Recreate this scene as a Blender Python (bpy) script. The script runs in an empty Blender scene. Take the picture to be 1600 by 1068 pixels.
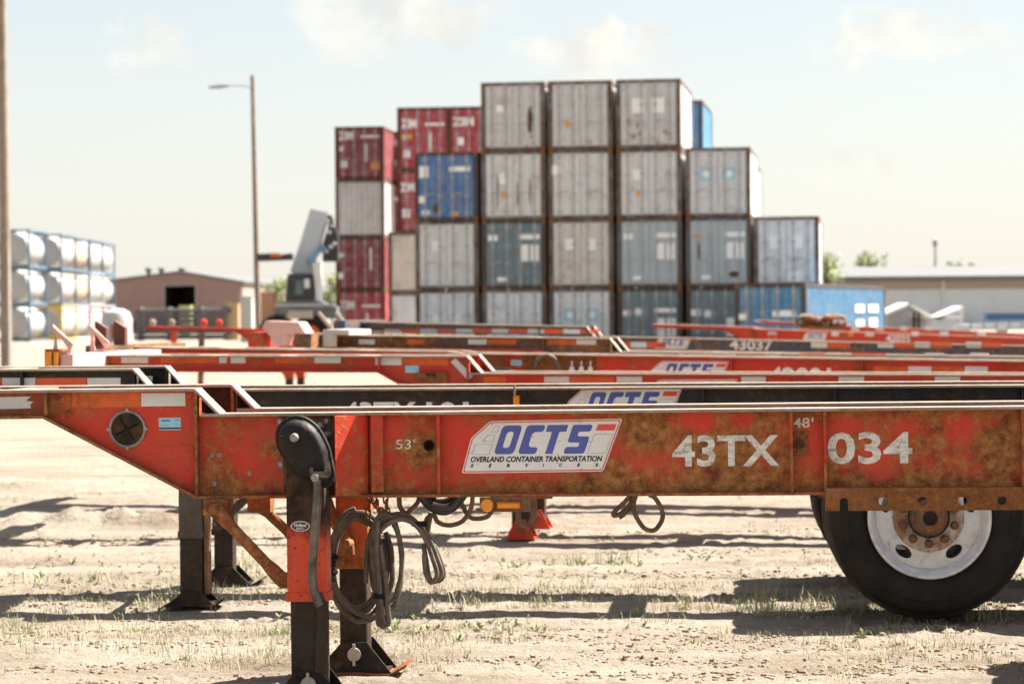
import bpy, bmesh, math, random
from mathutils import Vector, Matrix, noise
R = math.radians
random.seed(7)
sc = bpy.context.scene
COL = sc.collection

# ------------------------------------------------------------------ camera, sky, sun, exposure
F = 85.0 / 36.0 * 1600.0          # focal length in photo pixels
HC = 1.66                         # lens height
ROLL = R(0.45)
cam_d = bpy.data.cameras.new("camera")
cam = bpy.data.objects.new("camera", cam_d)
COL.objects.link(cam)
cam_d.sensor_width = 36.0
cam_d.lens = 85.0
cam_d.shift_y = -44.0 / 1600.0
cam_d.clip_start = 0.1
cam_d.clip_end = 6000
cam.matrix_world = Matrix.Translation((0, 0, HC)) @ Matrix.Rotation(R(90), 4, 'X') @ Matrix.Rotation(-ROLL, 4, 'Z')
cam_d.dof.use_dof = True
cam_d.dof.focus_distance = 10.5
cam_d.dof.aperture_fstop = 4.0
sc.camera = cam

SUN_TO = Vector((0.725, 0.36, 1.02)).normalized()      # direction towards the sun
sun_el = math.asin(SUN_TO.z)
sun_az = math.atan2(SUN_TO.x, SUN_TO.y)
world = bpy.data.worlds.new("World")
sc.world = world
world.use_nodes = True
world.cycles.sampling_method = 'MANUAL'; world.cycles.sample_map_resolution = 256
wn, wl = world.node_tree.nodes, world.node_tree.links
wn.clear()
def N(nodes, typ, **kw):
    n = nodes.new(typ)
    for k, v in kw.items():
        if hasattr(n, k):
            setattr(n, k, v)
    return n
w_out = N(wn, 'ShaderNodeOutputWorld')
w_bg = N(wn, 'ShaderNodeBackground')
w_bg.inputs['Strength'].default_value = 0.05
wl.new(w_bg.outputs[0], w_out.inputs[0])
sky = N(wn, 'ShaderNodeTexSky', sky_type='NISHITA')
sky.sun_disc = False
sky.sun_elevation = sun_el
sky.sun_rotation = sun_az
sky.dust_density = 2.0
sky.altitude = 300
w_tc = N(wn, 'ShaderNodeTexCoord')
def w_math(op, a, b=None, clamp=False):
    n = N(wn, 'ShaderNodeMath', operation=op, use_clamp=clamp)
    for i, v in enumerate((a, b)):
        if v is None: continue
        if isinstance(v, (int, float)): n.inputs[i].default_value = v
        else: wl.new(v, n.inputs[i])
    return n.outputs[0]
# thin veil of high cloud over the whole sky + broken cumulus
w_map = N(wn, 'ShaderNodeMapping'); w_map.inputs['Scale'].default_value = (1, 1, 2.6)
wl.new(w_tc.outputs['Generated'], w_map.inputs[0])
cn = N(wn, 'ShaderNodeTexNoise'); cn.inputs['Scale'].default_value = 9.5; cn.inputs['Detail'].default_value = 4; cn.inputs['Roughness'].default_value = 0.56
w_map.inputs['Location'].default_value = (0.37, 0.2, 0.13)
wl.new(w_map.outputs[0], cn.inputs[0])
cr = N(wn, 'ShaderNodeValToRGB'); wl.new(cn.outputs[0], cr.inputs[0])
cr.color_ramp.elements[0].position = 0.50; cr.color_ramp.elements[0].color = (0, 0, 0, 1)
cr.color_ramp.elements[1].position = 0.62; cr.color_ramp.elements[1].color = (1, 1, 1, 1)
w_sep = N(wn, 'ShaderNodeSeparateXYZ'); wl.new(w_tc.outputs['Generated'], w_sep.inputs[0])
# cumulus banks standing in these directions (unit vectors of the sky)
def sky_dir(px, py):
    dx, dy = px - 800, py - 534
    a = dx * math.cos(ROLL) - dy * math.sin(ROLL); b = dx * math.sin(ROLL) + dy * math.cos(ROLL)
    return Vector((a / F, 1.0, -(b + 44) / F)).normalized()
banks = None
wv = N(wn, 'ShaderNodeVectorMath', operation='MULTIPLY_ADD')
wv.inputs[1].default_value = (0.075, 0.075, 0.05); wl.new(w_tc.outputs['Generated'], wv.inputs[2])
wn2 = N(wn, 'ShaderNodeTexNoise'); wn2.inputs['Scale'].default_value = 34; wn2.inputs['Detail'].default_value = 5; wn2.inputs['Roughness'].default_value = 0.6
wl.new(w_tc.outputs['Generated'], wn2.inputs[0])
wsb = N(wn, 'ShaderNodeVectorMath', operation='SUBTRACT'); wl.new(wn2.outputs['Color'], wsb.inputs[0]); wsb.inputs[1].default_value = (0.5, 0.5, 0.5)
wl.new(wsb.outputs[0], wv.inputs[0])
for (px, py, rx, ry, amp) in ((640, 15, 150, 55, .8), (560, 60, 90, 45, .6), (930, 80, 95, 58, .95), (960, 45, 60, 30, .9), (1390, 50, 90, 42, .8), (1490, 75, 110, 28, .55),
                              (245, 80, 55, 34, .55), (1340, 255, 85, 24, .5), (-500, 120, 160, 60, .8), (2100, 90, 180, 60, .8),
                              ):
    d = sky_dir(px, py)
    s = N(wn, 'ShaderNodeVectorMath', operation='SUBTRACT'); wl.new(wv.outputs[0], s.inputs[0]); s.inputs[1].default_value = d
    m = N(wn, 'ShaderNodeVectorMath', operation='MULTIPLY'); wl.new(s.outputs[0], m.inputs[0]); m.inputs[1].default_value = (F / rx, F / rx * .5, F / ry)
    ln = N(wn, 'ShaderNodeVectorMath', operation='LENGTH'); wl.new(m.outputs[0], ln.inputs[0])
    v = w_math('SUBTRACT', 1.35, ln.outputs['Value'], True)
    mr = N(wn, 'ShaderNodeMapRange', interpolation_type='SMOOTHSTEP'); wl.new(v, mr.inputs[0]); mr.inputs[2].default_value = 0.95; mr.inputs[4].default_value = amp*.95
    banks = mr.outputs[0] if banks is None else w_math('MAXIMUM', banks, mr.outputs[0])
far_amt = N(wn, 'ShaderNodeMapRange'); wl.new(w_sep.outputs[2], far_amt.inputs[0])
far_amt.inputs[1].default_value = 0.16; far_amt.inputs[2].default_value = 0.4
general = w_math('MULTIPLY', cr.outputs[0], far_amt.outputs[0])
cloud = w_math('MAXIMUM', banks, general, True)
veil = N(wn, 'ShaderNodeMix', data_type='RGBA')
hor = N(wn, 'ShaderNodeMapRange'); wl.new(w_sep.outputs[2], hor.inputs[0]); hor.inputs[1].default_value = 0.0; hor.inputs[2].default_value = 0.30
veil_amt = N(wn, 'ShaderNodeMapRange'); wl.new(w_sep.outputs[2], veil_amt.inputs[0]); veil_amt.inputs[2].default_value = 0.6; veil_amt.inputs[3].default_value = 0.8; veil_amt.inputs[4].default_value = 0.15
wl.new(veil_amt.outputs[0], veil.inputs[0])
vc = N(wn, 'ShaderNodeMix', data_type='RGBA'); wl.new(hor.outputs[0], vc.inputs[0])
vc.inputs[6].default_value = (4.5, 4.3, 3.9, 1); vc.inputs[7].default_value = (2.55, 2.95, 2.95, 1)
wl.new(sky.outputs[0], veil.inputs[6]); wl.new(vc.outputs[2], veil.inputs[7])
mixc = N(wn, 'ShaderNodeMix', data_type='RGBA'); wl.new(cloud, mixc.inputs[0])
wl.new(veil.outputs[2], mixc.inputs[6]); cshade = N(wn, 'ShaderNodeMix', data_type='RGBA'); csr = N(wn, 'ShaderNodeMapRange'); wl.new(wn2.outputs[0], csr.inputs[0]); csr.inputs[1].default_value = .36; csr.inputs[2].default_value = .58
wl.new(csr.outputs[0], cshade.inputs[0]); cshade.inputs[6].default_value = (3.75, 3.7, 3.5, 1); cshade.inputs[7].default_value = (4.9, 4.7, 4.25, 1)
wl.new(cshade.outputs[2], mixc.inputs[7])
wl.new(mixc.outputs[2], w_bg.inputs[0])

sun_d = bpy.data.lights.new("sun", 'SUN'); sun_d.energy = 4.5; sun_d.angle = R(0.53); sun_d.color = (1.0, 0.95, 0.87)
sun = bpy.data.objects.new("sun", sun_d); COL.objects.link(sun)
sun.rotation_euler = SUN_TO.to_track_quat('Z', 'Y').to_euler()
vs = sc.view_settings
vs.view_transform = 'Standard'; vs.look = 'None'; vs.gamma = 1.0; vs.use_curve_mapping = False
vs.exposure = 2.15
sc.render.engine = 'CYCLES'
sc.cycles.max_bounces = 5
sc.cycles.use_light_tree = False
sc.cycles.use_denoising = True

# ------------------------------------------------------------------ photo pixel -> place helpers
def unroll(px, py):
    dx, dy = px - 800.0, py - 534.0
    return (dx * math.cos(ROLL) - dy * math.sin(ROLL), dx * math.sin(ROLL) + dy * math.cos(ROLL) + 44.0)
def at(px, py, D):
    a, b = unroll(px, py)
    return Vector((a / F * D, D, HC - b / F * D))
def ground_at(px, py):
    a, b = unroll(px, py)
    return at(px, py, F * HC / b)

class Frame:
    """local frame of a thing: x to its right, y away, z up; origin on the ground"""
    def __init__(s, px, py, z, yaw, px2=None, py2=None, D=None):
        a, b = unroll(px, py)
        if D is None: D = F * (HC - z) / b
        s.D = D; s.yaw = R(yaw); s.pitch = 0.0
        X = a / F * D
        s.zref = HC - b / F * D
        s.M = Matrix.Translation((X, D, 0)) @ Matrix.Rotation(s.yaw, 4, 'Z')
        if px2 is not None:
            x2, z2 = s.L(px2, py2, 0)
            s.pitch = math.atan2(s.zref - z2, x2)
            s.M = s.M @ Matrix.Rotation(s.pitch, 4, 'Y')
        s.I = s.M.inverted()
    def L(s, px, py, y=0.0):
        I = s.M.inverted()
        o = I @ Vector((0, 0, HC)); d = I.to_3x3() @ (at(px, py, 1.0) - Vector((0, 0, HC)))
        t = (y - o.y) / d.y
        return o.x + t * d.x, o.z + t * d.z
    def P(s, px, py, y=0.0):
        x, z = s.L(px, py, y); return Vector((x, y, z))
    def gz(s, x):
        return x * math.tan(s.pitch)

# ------------------------------------------------------------------ mesh helpers
class MB:
    def __init__(s): s.v = []; s.f = []
    def box(s, x0, x1, y0, y1, z0, z1, M=None):
        i = len(s.v)
        p = [Vector((x, y, z)) for z in (z0, z1) for y in (y0, y1) for x in (x0, x1)]
        if M is not None: p = [M @ q for q in p]
        s.v += p
        s.f += [(i, i+2, i+3, i+1), (i+4, i+5, i+7, i+6), (i, i+1, i+5, i+4), (i+2, i+6, i+7, i+3), (i, i+4, i+6, i+2), (i+1, i+3, i+7, i+5)]
        return s
    def prism(s, pts, y0, y1):
        """polygon in the xz plane (counter-clockwise seen from -y), thick from y0 (near) to y1"""
        i = len(s.v); n = len(pts)
        s.v += [Vector((x, y0, z)) for x, z in pts] + [Vector((x, y1, z)) for x, z in pts]
        s.f.append(tuple(range(i, i+n))); s.f.append(tuple(reversed(range(i+n, i+2*n))))
        for k in range(n):
            a, b = i+k, i+(k+1) % n
            s.f.append((a, a+n, b+n, b))
        return s
    def slab(s, p0, p1, t, y0, y1):
        d = Vector((p1[0]-p0[0], p1[1]-p0[1])).normalized(); nx, nz = d.y*t, -d.x*t
        return s.prism([p0, (p0[0]+nx, p0[1]+nz), (p1[0]+nx, p1[1]+nz), p1], y0, y1)
    def loft(s, rings, cap0=True, cap1=True):
        i = len(s.v); n = len(rings[0])
        for r in rings: s.v += [Vector(p) for p in r]
        for k in range(len(rings)-1):
            for j in range(n):
                a = i+k*n+j; b = i+k*n+(j+1) % n
                s.f.append((a, b, b+n, a+n))
        if cap0: s.f.append(tuple(reversed(range(i, i+n))))
        if cap1: s.f.append(tuple(range(i+(len(rings)-1)*n, i+len(rings)*n)))
        return s
    def cyl(s, p0, p1, r0, r1=None, n=14):
        r1 = r0 if r1 is None else r1
        return s.tube([p0, p1], [r0, r1], n)
    def tube(s, path, r, n=8, closed=False, flat=1.0):
        path = [Vector(p) for p in path]; m = len(path)
        rr = r if isinstance(r, (list, tuple)) else [r]*m
        rings = []; up = None
        for k in range(m):
            if closed: t = path[(k+1) % m] - path[k-1]
            else: t = path[min(k+1, m-1)] - path[max(k-1, 0)]
            t.normalize()
            if up is None:
                up = Vector((0, 0, 1)) if abs(t.z) < .9 else Vector((0, 1, 0))
            side = t.cross(up)
            if side.length < 1e-5: side = t.cross(Vector((1, 0, 0)))
            side.normalize(); up = side.cross(t).normalized()
            rings.append([path[k] + (side*math.cos(2*math.pi*j/n) + up*math.sin(2*math.pi*j/n)*flat)*rr[k] for j in range(n)])
        if closed:
            i = len(s.v)
            for q in rings: s.v += q
            for k in range(m):
                for j in range(n):
                    a = i+k*n+j; b = i+k*n+(j+1) % n; k2 = (k+1) % m
                    s.f.append((a, i+k2*n+j, i+k2*n+(j+1) % n, b))
            return s
        return s.loft([list(reversed(q)) for q in rings])
    def lathe(s, prof, c, axis='y', n=32, ring=False):
        """profile of (radius, height along axis)"""
        c = Vector(c); rings = []
        for r, h in prof:
            ring_ = []
            for j in range(n):
                a = 2*math.pi*j/n
                if axis == 'y': ring_.append(c + Vector((r*math.cos(a), h, r*math.sin(a))))
                elif axis == 'z': ring_.append(c + Vector((r*math.cos(a), r*math.sin(a), h)))
                else: ring_.append(c + Vector((h, r*math.cos(a), r*math.sin(a))))
            rings.append(ring_)
        if ring: return s.loft(rings+[[p.copy() for p in rings[0]]], False, False)
        return s.loft(rings)
    def mesh(s, name, mat=None, smooth=False, sharp=40):
        me = bpy.data.meshes.new(name)
        me.from_pydata([tuple(v) for v in s.v], [], s.f)
        bm = bmesh.new(); bm.from_mesh(me); bmesh.ops.recalc_face_normals(bm, faces=bm.faces)
        if smooth:
            for f in bm.faces: f.smooth = True
            for e in bm.edges:
                if len(e.link_faces) == 2 and e.calc_face_angle(0) > R(sharp): e.smooth = False
        bm.to_mesh(me); bm.free()
        if mat: me.materials.append(mat)
        return me
    def build(s, name, mat, parent=None, smooth=False, sharp=40):
        return link(name, s.mesh(name, mat, smooth, sharp), parent)

def link(name, me, parent=None):
    o = bpy.data.objects.new(name, me); COL.objects.link(o)
    if parent is not None: o.parent = parent
    return o
def thing(name, label, cat, M=None, group=None):
    o = bpy.data.objects.new(name, None); COL.objects.link(o); o.empty_display_size = .2
    if M is not None: o.matrix_world = M
    return tag(o, label, cat, group)
def tag(o, label, cat, group=None, kind=None):
    o["label"] = label; o["category"] = cat
    if group: o["group"] = group
    if kind: o["kind"] = kind
    return o
def curve_mesh(loops, ext, name, mat):
    """filled 2-D loops (holes allowed) in xz, thickness 2*ext centred on y=0, facing -y"""
    cu = bpy.data.curves.new("outline", 'CURVE'); cu.dimensions = '2D'; cu.fill_mode = 'BOTH'; cu.extrude = ext
    for lp in loops:
        sp = cu.splines.new('POLY'); sp.points.add(len(lp)-1); sp.use_cyclic_u = True
        for p, q in zip(sp.points, lp): p.co = (q[0], q[1], 0, 1)
    return _flat(cu, name, mat)
def _flat(cu, name, mat):
    ob = bpy.data.objects.new("outline", cu)
    me = bpy.data.meshes.new_from_object(ob)
    bpy.data.objects.remove(ob); bpy.data.curves.remove(cu)
    me.name = name
    for v in me.vertices: v.co = Vector((v.co.x, -v.co.z, v.co.y))
    me.materials.clear(); me.materials.append(mat)
    return me
def plate(name, loops, y, ext, mat, parent):
    o = link(name, curve_mesh(loops, ext, name, mat), parent); o.location = (0, y, 0); return o
TXT = {}
def text(name, s, x0, x1, z0, z1, y, mat, parent, bold=.02, shear=0.0):
    """lettering filling the box x0..x1, z0..z1 on the plane y"""
    key = (s, bold, shear, mat.name)
    if key not in TXT:
        cu = bpy.data.curves.new("letters", 'FONT'); cu.body = s; cu.size = 1; cu.extrude = .004; cu.offset = bold; cu.shear = shear; cu.resolution_u = 3
        me = _flat(cu, name, mat)
        xs = [v.co.x for v in me.vertices]; zs = [v.co.z for v in me.vertices]
        ax, bx, az, bz = min(xs), max(xs), min(zs), max(zs)
        for v in me.vertices: v.co = ((v.co.x-ax)/(bx-ax), v.co.y, (v.co.z-az)/(bz-az))
        TXT[key] = me
    o = link(name, TXT[key], parent); o.location = (x0, y, z0); o.scale = (x1-x0, .1, z1-z0)
    return o
def rounded(pts, r, n=4):
    out = []; m = len(pts)
    for k in range(m):
        p = Vector(pts[k]); a = Vector(pts[k-1]); b = Vector(pts[(k+1) % m])
        da, db = (a-p), (b-p); q = min(r, da.length*.45, db.length*.45)
        s_, e_ = p+da.normalized()*q, p+db.normalized()*q
        for j in range(n+1):
            t = j/n; out.append(tuple((1-t)**2*s_ + 2*t*(1-t)*p + t*t*e_))
    return out
def circle(cx, cz, r, n=18, rz=None):
    rz = rz or r
    return [(cx+r*math.cos(2*math.pi*k/n), cz+rz*math.sin(2*math.pi*k/n)) for k in range(n)]
def smooth_path(pts, k=6, closed=False):
    pts = [Vector(p) for p in pts]; out = []; n = len(pts)
    rng = range(n) if closed else range(n-1)
    for i in rng:
        if closed: p0, p1, p2, p3 = pts[i-1], pts[i], pts[(i+1) % n], pts[(i+2) % n]
        else: p0, p1, p2, p3 = pts[max(i-1, 0)], pts[i], pts[i+1], pts[min(i+2, n-1)]
        for j in range(k):
            t = j/k
            out.append(.5*((2*p1)+(p2-p0)*t+(2*p0-5*p1+4*p2-p3)*t*t+(3*p1-p0-3*p2+p3)*t**3))
    if not closed: out.append(pts[-1])
    return out

# ------------------------------------------------------------------ materials
def new_mat(name):
    m = bpy.data.materials.new(name); m.use_nodes = True
    nt = m.node_tree; b = nt.nodes['Principled BSDF']
    return m, nt.nodes, nt.links, b
def ramp(nodes, stops, interp='LINEAR'):
    r = nodes.new('ShaderNodeValToRGB'); r.color_ramp.interpolation = interp
    els = r.color_ramp.elements
    while len(els) > 1: els.remove(els[-1])
    els[0].position = stops[0][0]; els[0].color = (*stops[0][1], 1)
    for p, c in stops[1:]:
        e = els.new(p); e.color = (*c, 1)
    return r
def g3(v): return (v, v, v)
def noise_n(nodes, links, vec, scale, detail=6, rough=.6, dist=0.0):
    n = nodes.new('ShaderNodeTexNoise'); n.inputs['Scale'].default_value = scale; n.inputs['Detail'].default_value = detail
    n.inputs['Roughness'].default_value = rough; n.inputs['Distortion'].default_value = dist
    links.new(vec, n.inputs[0]); return n
def mixc_n(nodes, links, fac, a, b, blend='MIX'):
    n = nodes.new('ShaderNodeMix'); n.data_type = 'RGBA'; n.blend_type = blend
    for i, v in ((0, fac), (6, a), (7, b)):
        if isinstance(v, (int, float)): n.inputs[i].default_value = v
        elif isinstance(v, tuple): n.inputs[i].default_value = (*v, 1) if len(v) == 3 else v
        else: links.new(v, n.inputs[i])
    return n.outputs[2]
def math_n(nodes, links, op, a, b=None, clamp=False):
    n = nodes.new('ShaderNodeMath'); n.operation = op; n.use_clamp = clamp
    for i, v in enumerate((a, b)):
        if v is None: continue
        if isinstance(v, (int, float)): n.inputs[i].default_value = v
        else: links.new(v, n.inputs[i])
    return n.outputs[0]
def bump_n(nodes, links, b, h, strength=.3, dist=.01):
    n = nodes.new('ShaderNodeBump'); n.inputs['Strength'].default_value = strength; n.inputs['Distance'].default_value = dist
    links.new(h, n.inputs['Height']); links.new(n.outputs[0], b.inputs['Normal'])

def rusty(name, paint, paint2, bias=.0, xstops=None, zstops=None, rust=None, seed=0.0, scale=1.0, speck=.5, rough=.45, spots=None, objcol=False, spec=.3):
    """worn paint: large rusted areas, small rust specks, scratches. bias>0 more rust; xstops/zstops place heavier wear along the thing.
    spots: list of (x, z, r, amount) patches with a shape of their own in the thing's own coordinates"""
    m, nd, lk, b = new_mat(name)
    tc = nd.new('ShaderNodeTexCoord'); mp = nd.new('ShaderNodeMapping'); mp.inputs['Location'].default_value = (seed*3.1, seed*1.7, seed*2.3)
    lk.new(tc.outputs['Object'], mp.inputs[0]); v = mp.outputs[0]
    if objcol:
        oi0 = nd.new('ShaderNodeObjectInfo'); ad = nd.new('ShaderNodeVectorMath'); ad.operation = 'MULTIPLY_ADD'
        lk.new(oi0.outputs['Random'], ad.inputs[0]); ad.inputs[1].default_value = (37., 23., 51.); lk.new(v, ad.inputs[2]); v = ad.outputs[0]
    n1 = noise_n(nd, lk, v, 3.2*scale, 9, .62, .3); n2 = noise_n(nd, lk, v, 17*scale, 7, .66); n3 = noise_n(nd, lk, v, 70*scale, 6, .7)
    def madd(o, k, c):
        q = nd.new('ShaderNodeMath'); q.operation = 'MULTIPLY_ADD'; lk.new(o, q.inputs[0]); q.inputs[1].default_value = k
        if isinstance(c, float): q.inputs[2].default_value = c
        else: lk.new(c, q.inputs[2])
        return q.outputs[0]
    a2 = madd(n3.outputs[0], .26, madd(n2.outputs[0], .34, madd(n1.outputs[0], .52, float(bias))))
    cur = a2
    sep = nd.new('ShaderNodeSeparateXYZ'); lk.new(tc.outputs['Object'], sep.inputs[0])
    for stops, ax in ((xstops, 0), (zstops, 2)):
        if stops:
            lo, hi = stops[0][0], stops[-1][0]
            mr = nd.new('ShaderNodeMapRange'); mr.inputs[1].default_value = lo; mr.inputs[2].default_value = hi; lk.new(sep.outputs[ax], mr.inputs[0])
            wob = math_n(nd, lk, 'MULTIPLY_ADD', n2.outputs[0], .10); lk.new(mr.outputs[0], wob.node.inputs[2])
            wb = math_n(nd, lk, 'SUBTRACT', wob, .05)
            rp = ramp(nd, [((p-lo)/(hi-lo), g3(.5+q)) for p, q in stops]); lk.new(wb, rp.inputs[0])
            t = math_n(nd, lk, 'SUBTRACT', rp.outputs[0], .5); cur = math_n(nd, lk, 'ADD', cur, t)
    if spots:
        wv_ = nd.new('ShaderNodeVectorMath'); wv_.operation = 'MULTIPLY_ADD'; lk.new(n2.outputs['Color'], wv_.inputs[0]); wv_.inputs[1].default_value = (.09, 0, .09); lk.new(tc.outputs['Object'], wv_.inputs[2])
        for (sx, sz, r, amt) in spots:
            s_ = nd.new('ShaderNodeVectorMath'); s_.operation = 'SUBTRACT'; lk.new(wv_.outputs[0], s_.inputs[0]); s_.inputs[1].default_value = (sx+.045, 0, sz+.045)
            q = nd.new('ShaderNodeVectorMath'); q.operation = 'MULTIPLY'; lk.new(s_.outputs[0], q.inputs[0]); q.inputs[1].default_value = (1/r, 0, 1/r)
            ln = nd.new('ShaderNodeVectorMath'); ln.operation = 'LENGTH'; lk.new(q.outputs[0], ln.inputs[0])
            mr = nd.new('ShaderNodeMapRange'); mr.interpolation_type = 'SMOOTHSTEP'; lk.new(ln.outputs['Value'], mr.inputs[0])
            mr.inputs[1].default_value = 1.15; mr.inputs[2].default_value = .3; mr.inputs[3].default_value = 0; mr.inputs[4].default_value = amt
            cur = math_n(nd, lk, 'ADD', cur, mr.outputs[0])
    mpv = nd.new('ShaderNodeMapping'); mpv.inputs['Scale'].default_value = (34*scale, 34*scale, 3.0*scale); mpv.inputs['Location'].default_value = (seed, seed, seed); lk.new(tc.outputs['Object'], mpv.inputs[0])
    nv = noise_n(nd, lk, mpv.outputs[0], 1.0, 4, .6)
    cur = math_n(nd, lk, 'ADD', cur, math_n(nd, lk, 'MULTIPLY', math_n(nd, lk, 'SUBTRACT', nv.outputs[0], .5), .16))
    mask = ramp(nd, [(.47, g3(0)), (.54, g3(.30)), (.60, g3(.72)), (.68, g3(1))]); lk.new(cur, mask.inputs[0])
    # small specks and pits, denser where the paint is already going
    n4 = noise_n(nd, lk, v, 60*scale, 3, .5); sp = ramp(nd, [(.64, g3(0)), (.70, g3(speck))]); lk.new(math_n(nd, lk, 'ADD', n4.outputs[0], math_n(nd, lk, 'MULTIPLY', mask.outputs[0], .10)), sp.inputs[0])
    mk = math_n(nd, lk, 'MAXIMUM', mask.outputs[0], sp.outputs[0])
    rust = rust or [(.22, (.030, .015, .010)), (.36, (.115, .048, .019)), (.47, (.225, .095, .032)), (.57, (.33, .150, .052)), (.68, (.42, .22, .088)), (.82, (.52, .34, .18))]
    n5 = noise_n(nd, lk, v, 24*scale, 10, .82, .3); rc = ramp(nd, rust); lk.new(n5.outputs[0], rc.inputs[0])
    n6 = noise_n(nd, lk, v, 5*scale, 6, .6)
    dk = ramp(nd, [(.36, (.42, .36, .34)), (.50, (.88, .84, .80)), (.62, (1.12, 1.1, 1.05))]); lk.new(n2.outputs[0], dk.inputs[0])
    rcol = mixc_n(nd, lk, 1.0, rc.outputs[0], dk.outputs[0], 'MULTIPLY')
    if objcol:
        oi = nd.new('ShaderNodeObjectInfo'); base1 = oi.outputs['Color']
        base2 = mixc_n(nd, lk, .30, base1, paint2)
    else: base1, base2 = paint, paint2
    pr = ramp(nd, [(.35, g3(0)), (.65, g3(1))]); lk.new(n6.outputs[0], pr.inputs[0])
    pc = mixc_n(nd, lk, pr.outputs[0], base1, base2)
    # pale scuffs
    mps = nd.new('ShaderNodeMapping'); mps.inputs['Rotation'].default_value = (0, .7, 0); mps.inputs['Scale'].default_value = (14, 14, 70); lk.new(tc.outputs['Object'], mps.inputs[0])
    ns = noise_n(nd, lk, mps.outputs[0], 1.6, 3, .5); sr = ramp(nd, [(.70, g3(0)), (.76, g3(.35))]); lk.new(ns.outputs[0], sr.inputs[0])
    pc = mixc_n(nd, lk, sr.outputs[0], pc, (.55, .42, .36))
    col = mixc_n(nd, lk, mk, pc, rcol)
    lk.new(col, b.inputs['Base Color'])
    rr = nd.new('ShaderNodeMapRange'); lk.new(mk, rr.inputs[0]); rr.inputs[3].default_value = rough; rr.inputs[4].default_value = .88; lk.new(rr.outputs[0], b.inputs['Roughness'])
    hh = math_n(nd, lk, 'MULTIPLY', n5.outputs[0], mk); bump_n(nd, lk, b, hh, .6, .006); b.inputs['Specular IOR Level'].default_value = spec
    return m
def simple(name, c, rough=.6, metal=0.0, var=.25, scale=8.0, c2=None, bump=.0, spec=.5):
    m, nd, lk, b = new_mat(name)
    tc = nd.new('ShaderNodeTexCoord'); n = noise_n(nd, lk, tc.outputs['Object'], scale, 7, .65)
    rp = ramp(nd, [(.32, g3(0)), (.68, g3(1))]); lk.new(n.outputs[0], rp.inputs[0])
    c2 = c2 or tuple(x*(1-var) for x in c)
    lk.new(mixc_n(nd, lk, rp.outputs[0], c, c2), b.inputs['Base Color'])
    b.inputs['Roughness'].default_value = rough; b.inputs['Metallic'].default_value = metal; b.inputs['Specular IOR Level'].default_value = spec
    if bump: bump_n(nd, lk, b, n.outputs[0], bump, .01)
    return m

RED = (.60, .030, .013); RED2 = (.50, .045, .020)
M = {}
M['white'] = rusty('white_vinyl', (.76, .74, .70), (.68, .65, .60), -.15, seed=18., speck=.35, scale=.9, rough=.4)
M['paint_white'] = rusty('white_lettering_paint', (.80, .77, .70), (.74, .70, .62), -.055, seed=4.2, speck=.35, scale=2.2)
M['tape_white'] = simple('white_reflective_tape', (.66, .66, .64), .35, var=.12, scale=20)
M['tape_red'] = simple('red_reflective_tape', (.72, .085, .012), .35, var=.12, scale=20)
M['tape_orange'] = rusty('worn_orange_tape', (.74, .13, .02), (.66, .12, .03), -.05, seed=8.1, speck=.6, scale=1.5)
M['decal_red'] = simple('decal_red', (.72, .07, .05), .4, var=.1)
M['decal_blue'] = simple('decal_blue', (.075, .095, .36), .4, var=.12, scale=30)
M['decal_ink'] = simple('decal_black', (.008, .008, .009), .6, spec=.2)
M['decal_line'] = simple('decal_thin_line', (.45, .28, .28), .5)
M['sticker_blue'] = simple('pale_blue_sticker', (.30, .58, .68), .4, var=.1)
M['amber'] = simple('amber_lens', (.85, .27, .012), .22, var=.15, scale=40)
M['red_lens'] = simple('red_lens', (.6, .03, .01), .25)
M['top'] = rusty('sunlit_worn_top_steel', (.40, .33, .27), (.30, .22, .16), -.03, seed=21., rust=[(.3, (.16, .09, .05)), (.6, (.34, .22, .13)), (.8, (.45, .33, .22))])  # bare worn steel, paled so the top flanges look sunlit
M['black'] = rusty('black_greasy_steel', (.006, .0055, .005), (.016, .013, .011), -.045, seed=2.0, speck=.15, rough=.5, spec=.22, rust=[(.3, (.015, .011, .008)), (.6, (.10, .06, .03)), (.8, (.16, .11, .07))])
M['tube_black'] = rusty('dark_leg_tube', (.012, .009, .007), (.032, .020, .013), .0, seed=6.0, speck=.3, rough=.45, rust=[(.3, (.02, .013, .01)), (.6, (.085, .045, .022)), (.8, (.17, .10, .05))], scale=1.6)
M['steel_worn'] = simple('worn_bright_steel', (.20, .17, .145), .30, .9, .8, 9)
M['pin'] = simple('pale_pin_head', (.46, .40, .32), .6, .0, .25, 20)
M['pink'] = simple('sunlit_faded_pink_paint', (.70, .40, .34), .6, 0, .2, 6)  # faded red paint, with sun glare on the noses mixed into its colour
M['bolt'] = simple('bolt_steel', (.40, .36, .32), .5, .4, .5, 30)
M['rust'] = rusty('rusted_steel', (.34, .13, .04), (.26, .09, .03), .08, seed=5.0, scale=1.6, rust=[(.3, (.09, .035, .014)), (.5, (.23, .085, .024)), (.66, (.36, .15, .042)), (.8, (.42, .22, .09))])
M['hose'] = simple('dusty_rubber_hose', (.17, .125, .085), .75, 0, .6, 25, bump=.2)
M['hose_black'] = simple('black_rubber_hose', (.022, .02, .018), .45, 0, .4, 20)
M['tire'] = simple('dusty_tyre_rubber', (.012, .0105, .0095), .8, 0, .0, 5, c2=(.030, .024, .019), bump=.15, spec=.2)
M['rim'] = rusty('white_wheel_rim', (.72, .73, .74), (.58, .56, .53), -.11, seed=9.0, speck=.35, scale=2.0, rough=.28, spec=.6)
M['hub'] = rusty('rusty_hub', (.14, .085, .05), (.09, .055, .035), .0, seed=3.3, scale=2.5)
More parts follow.
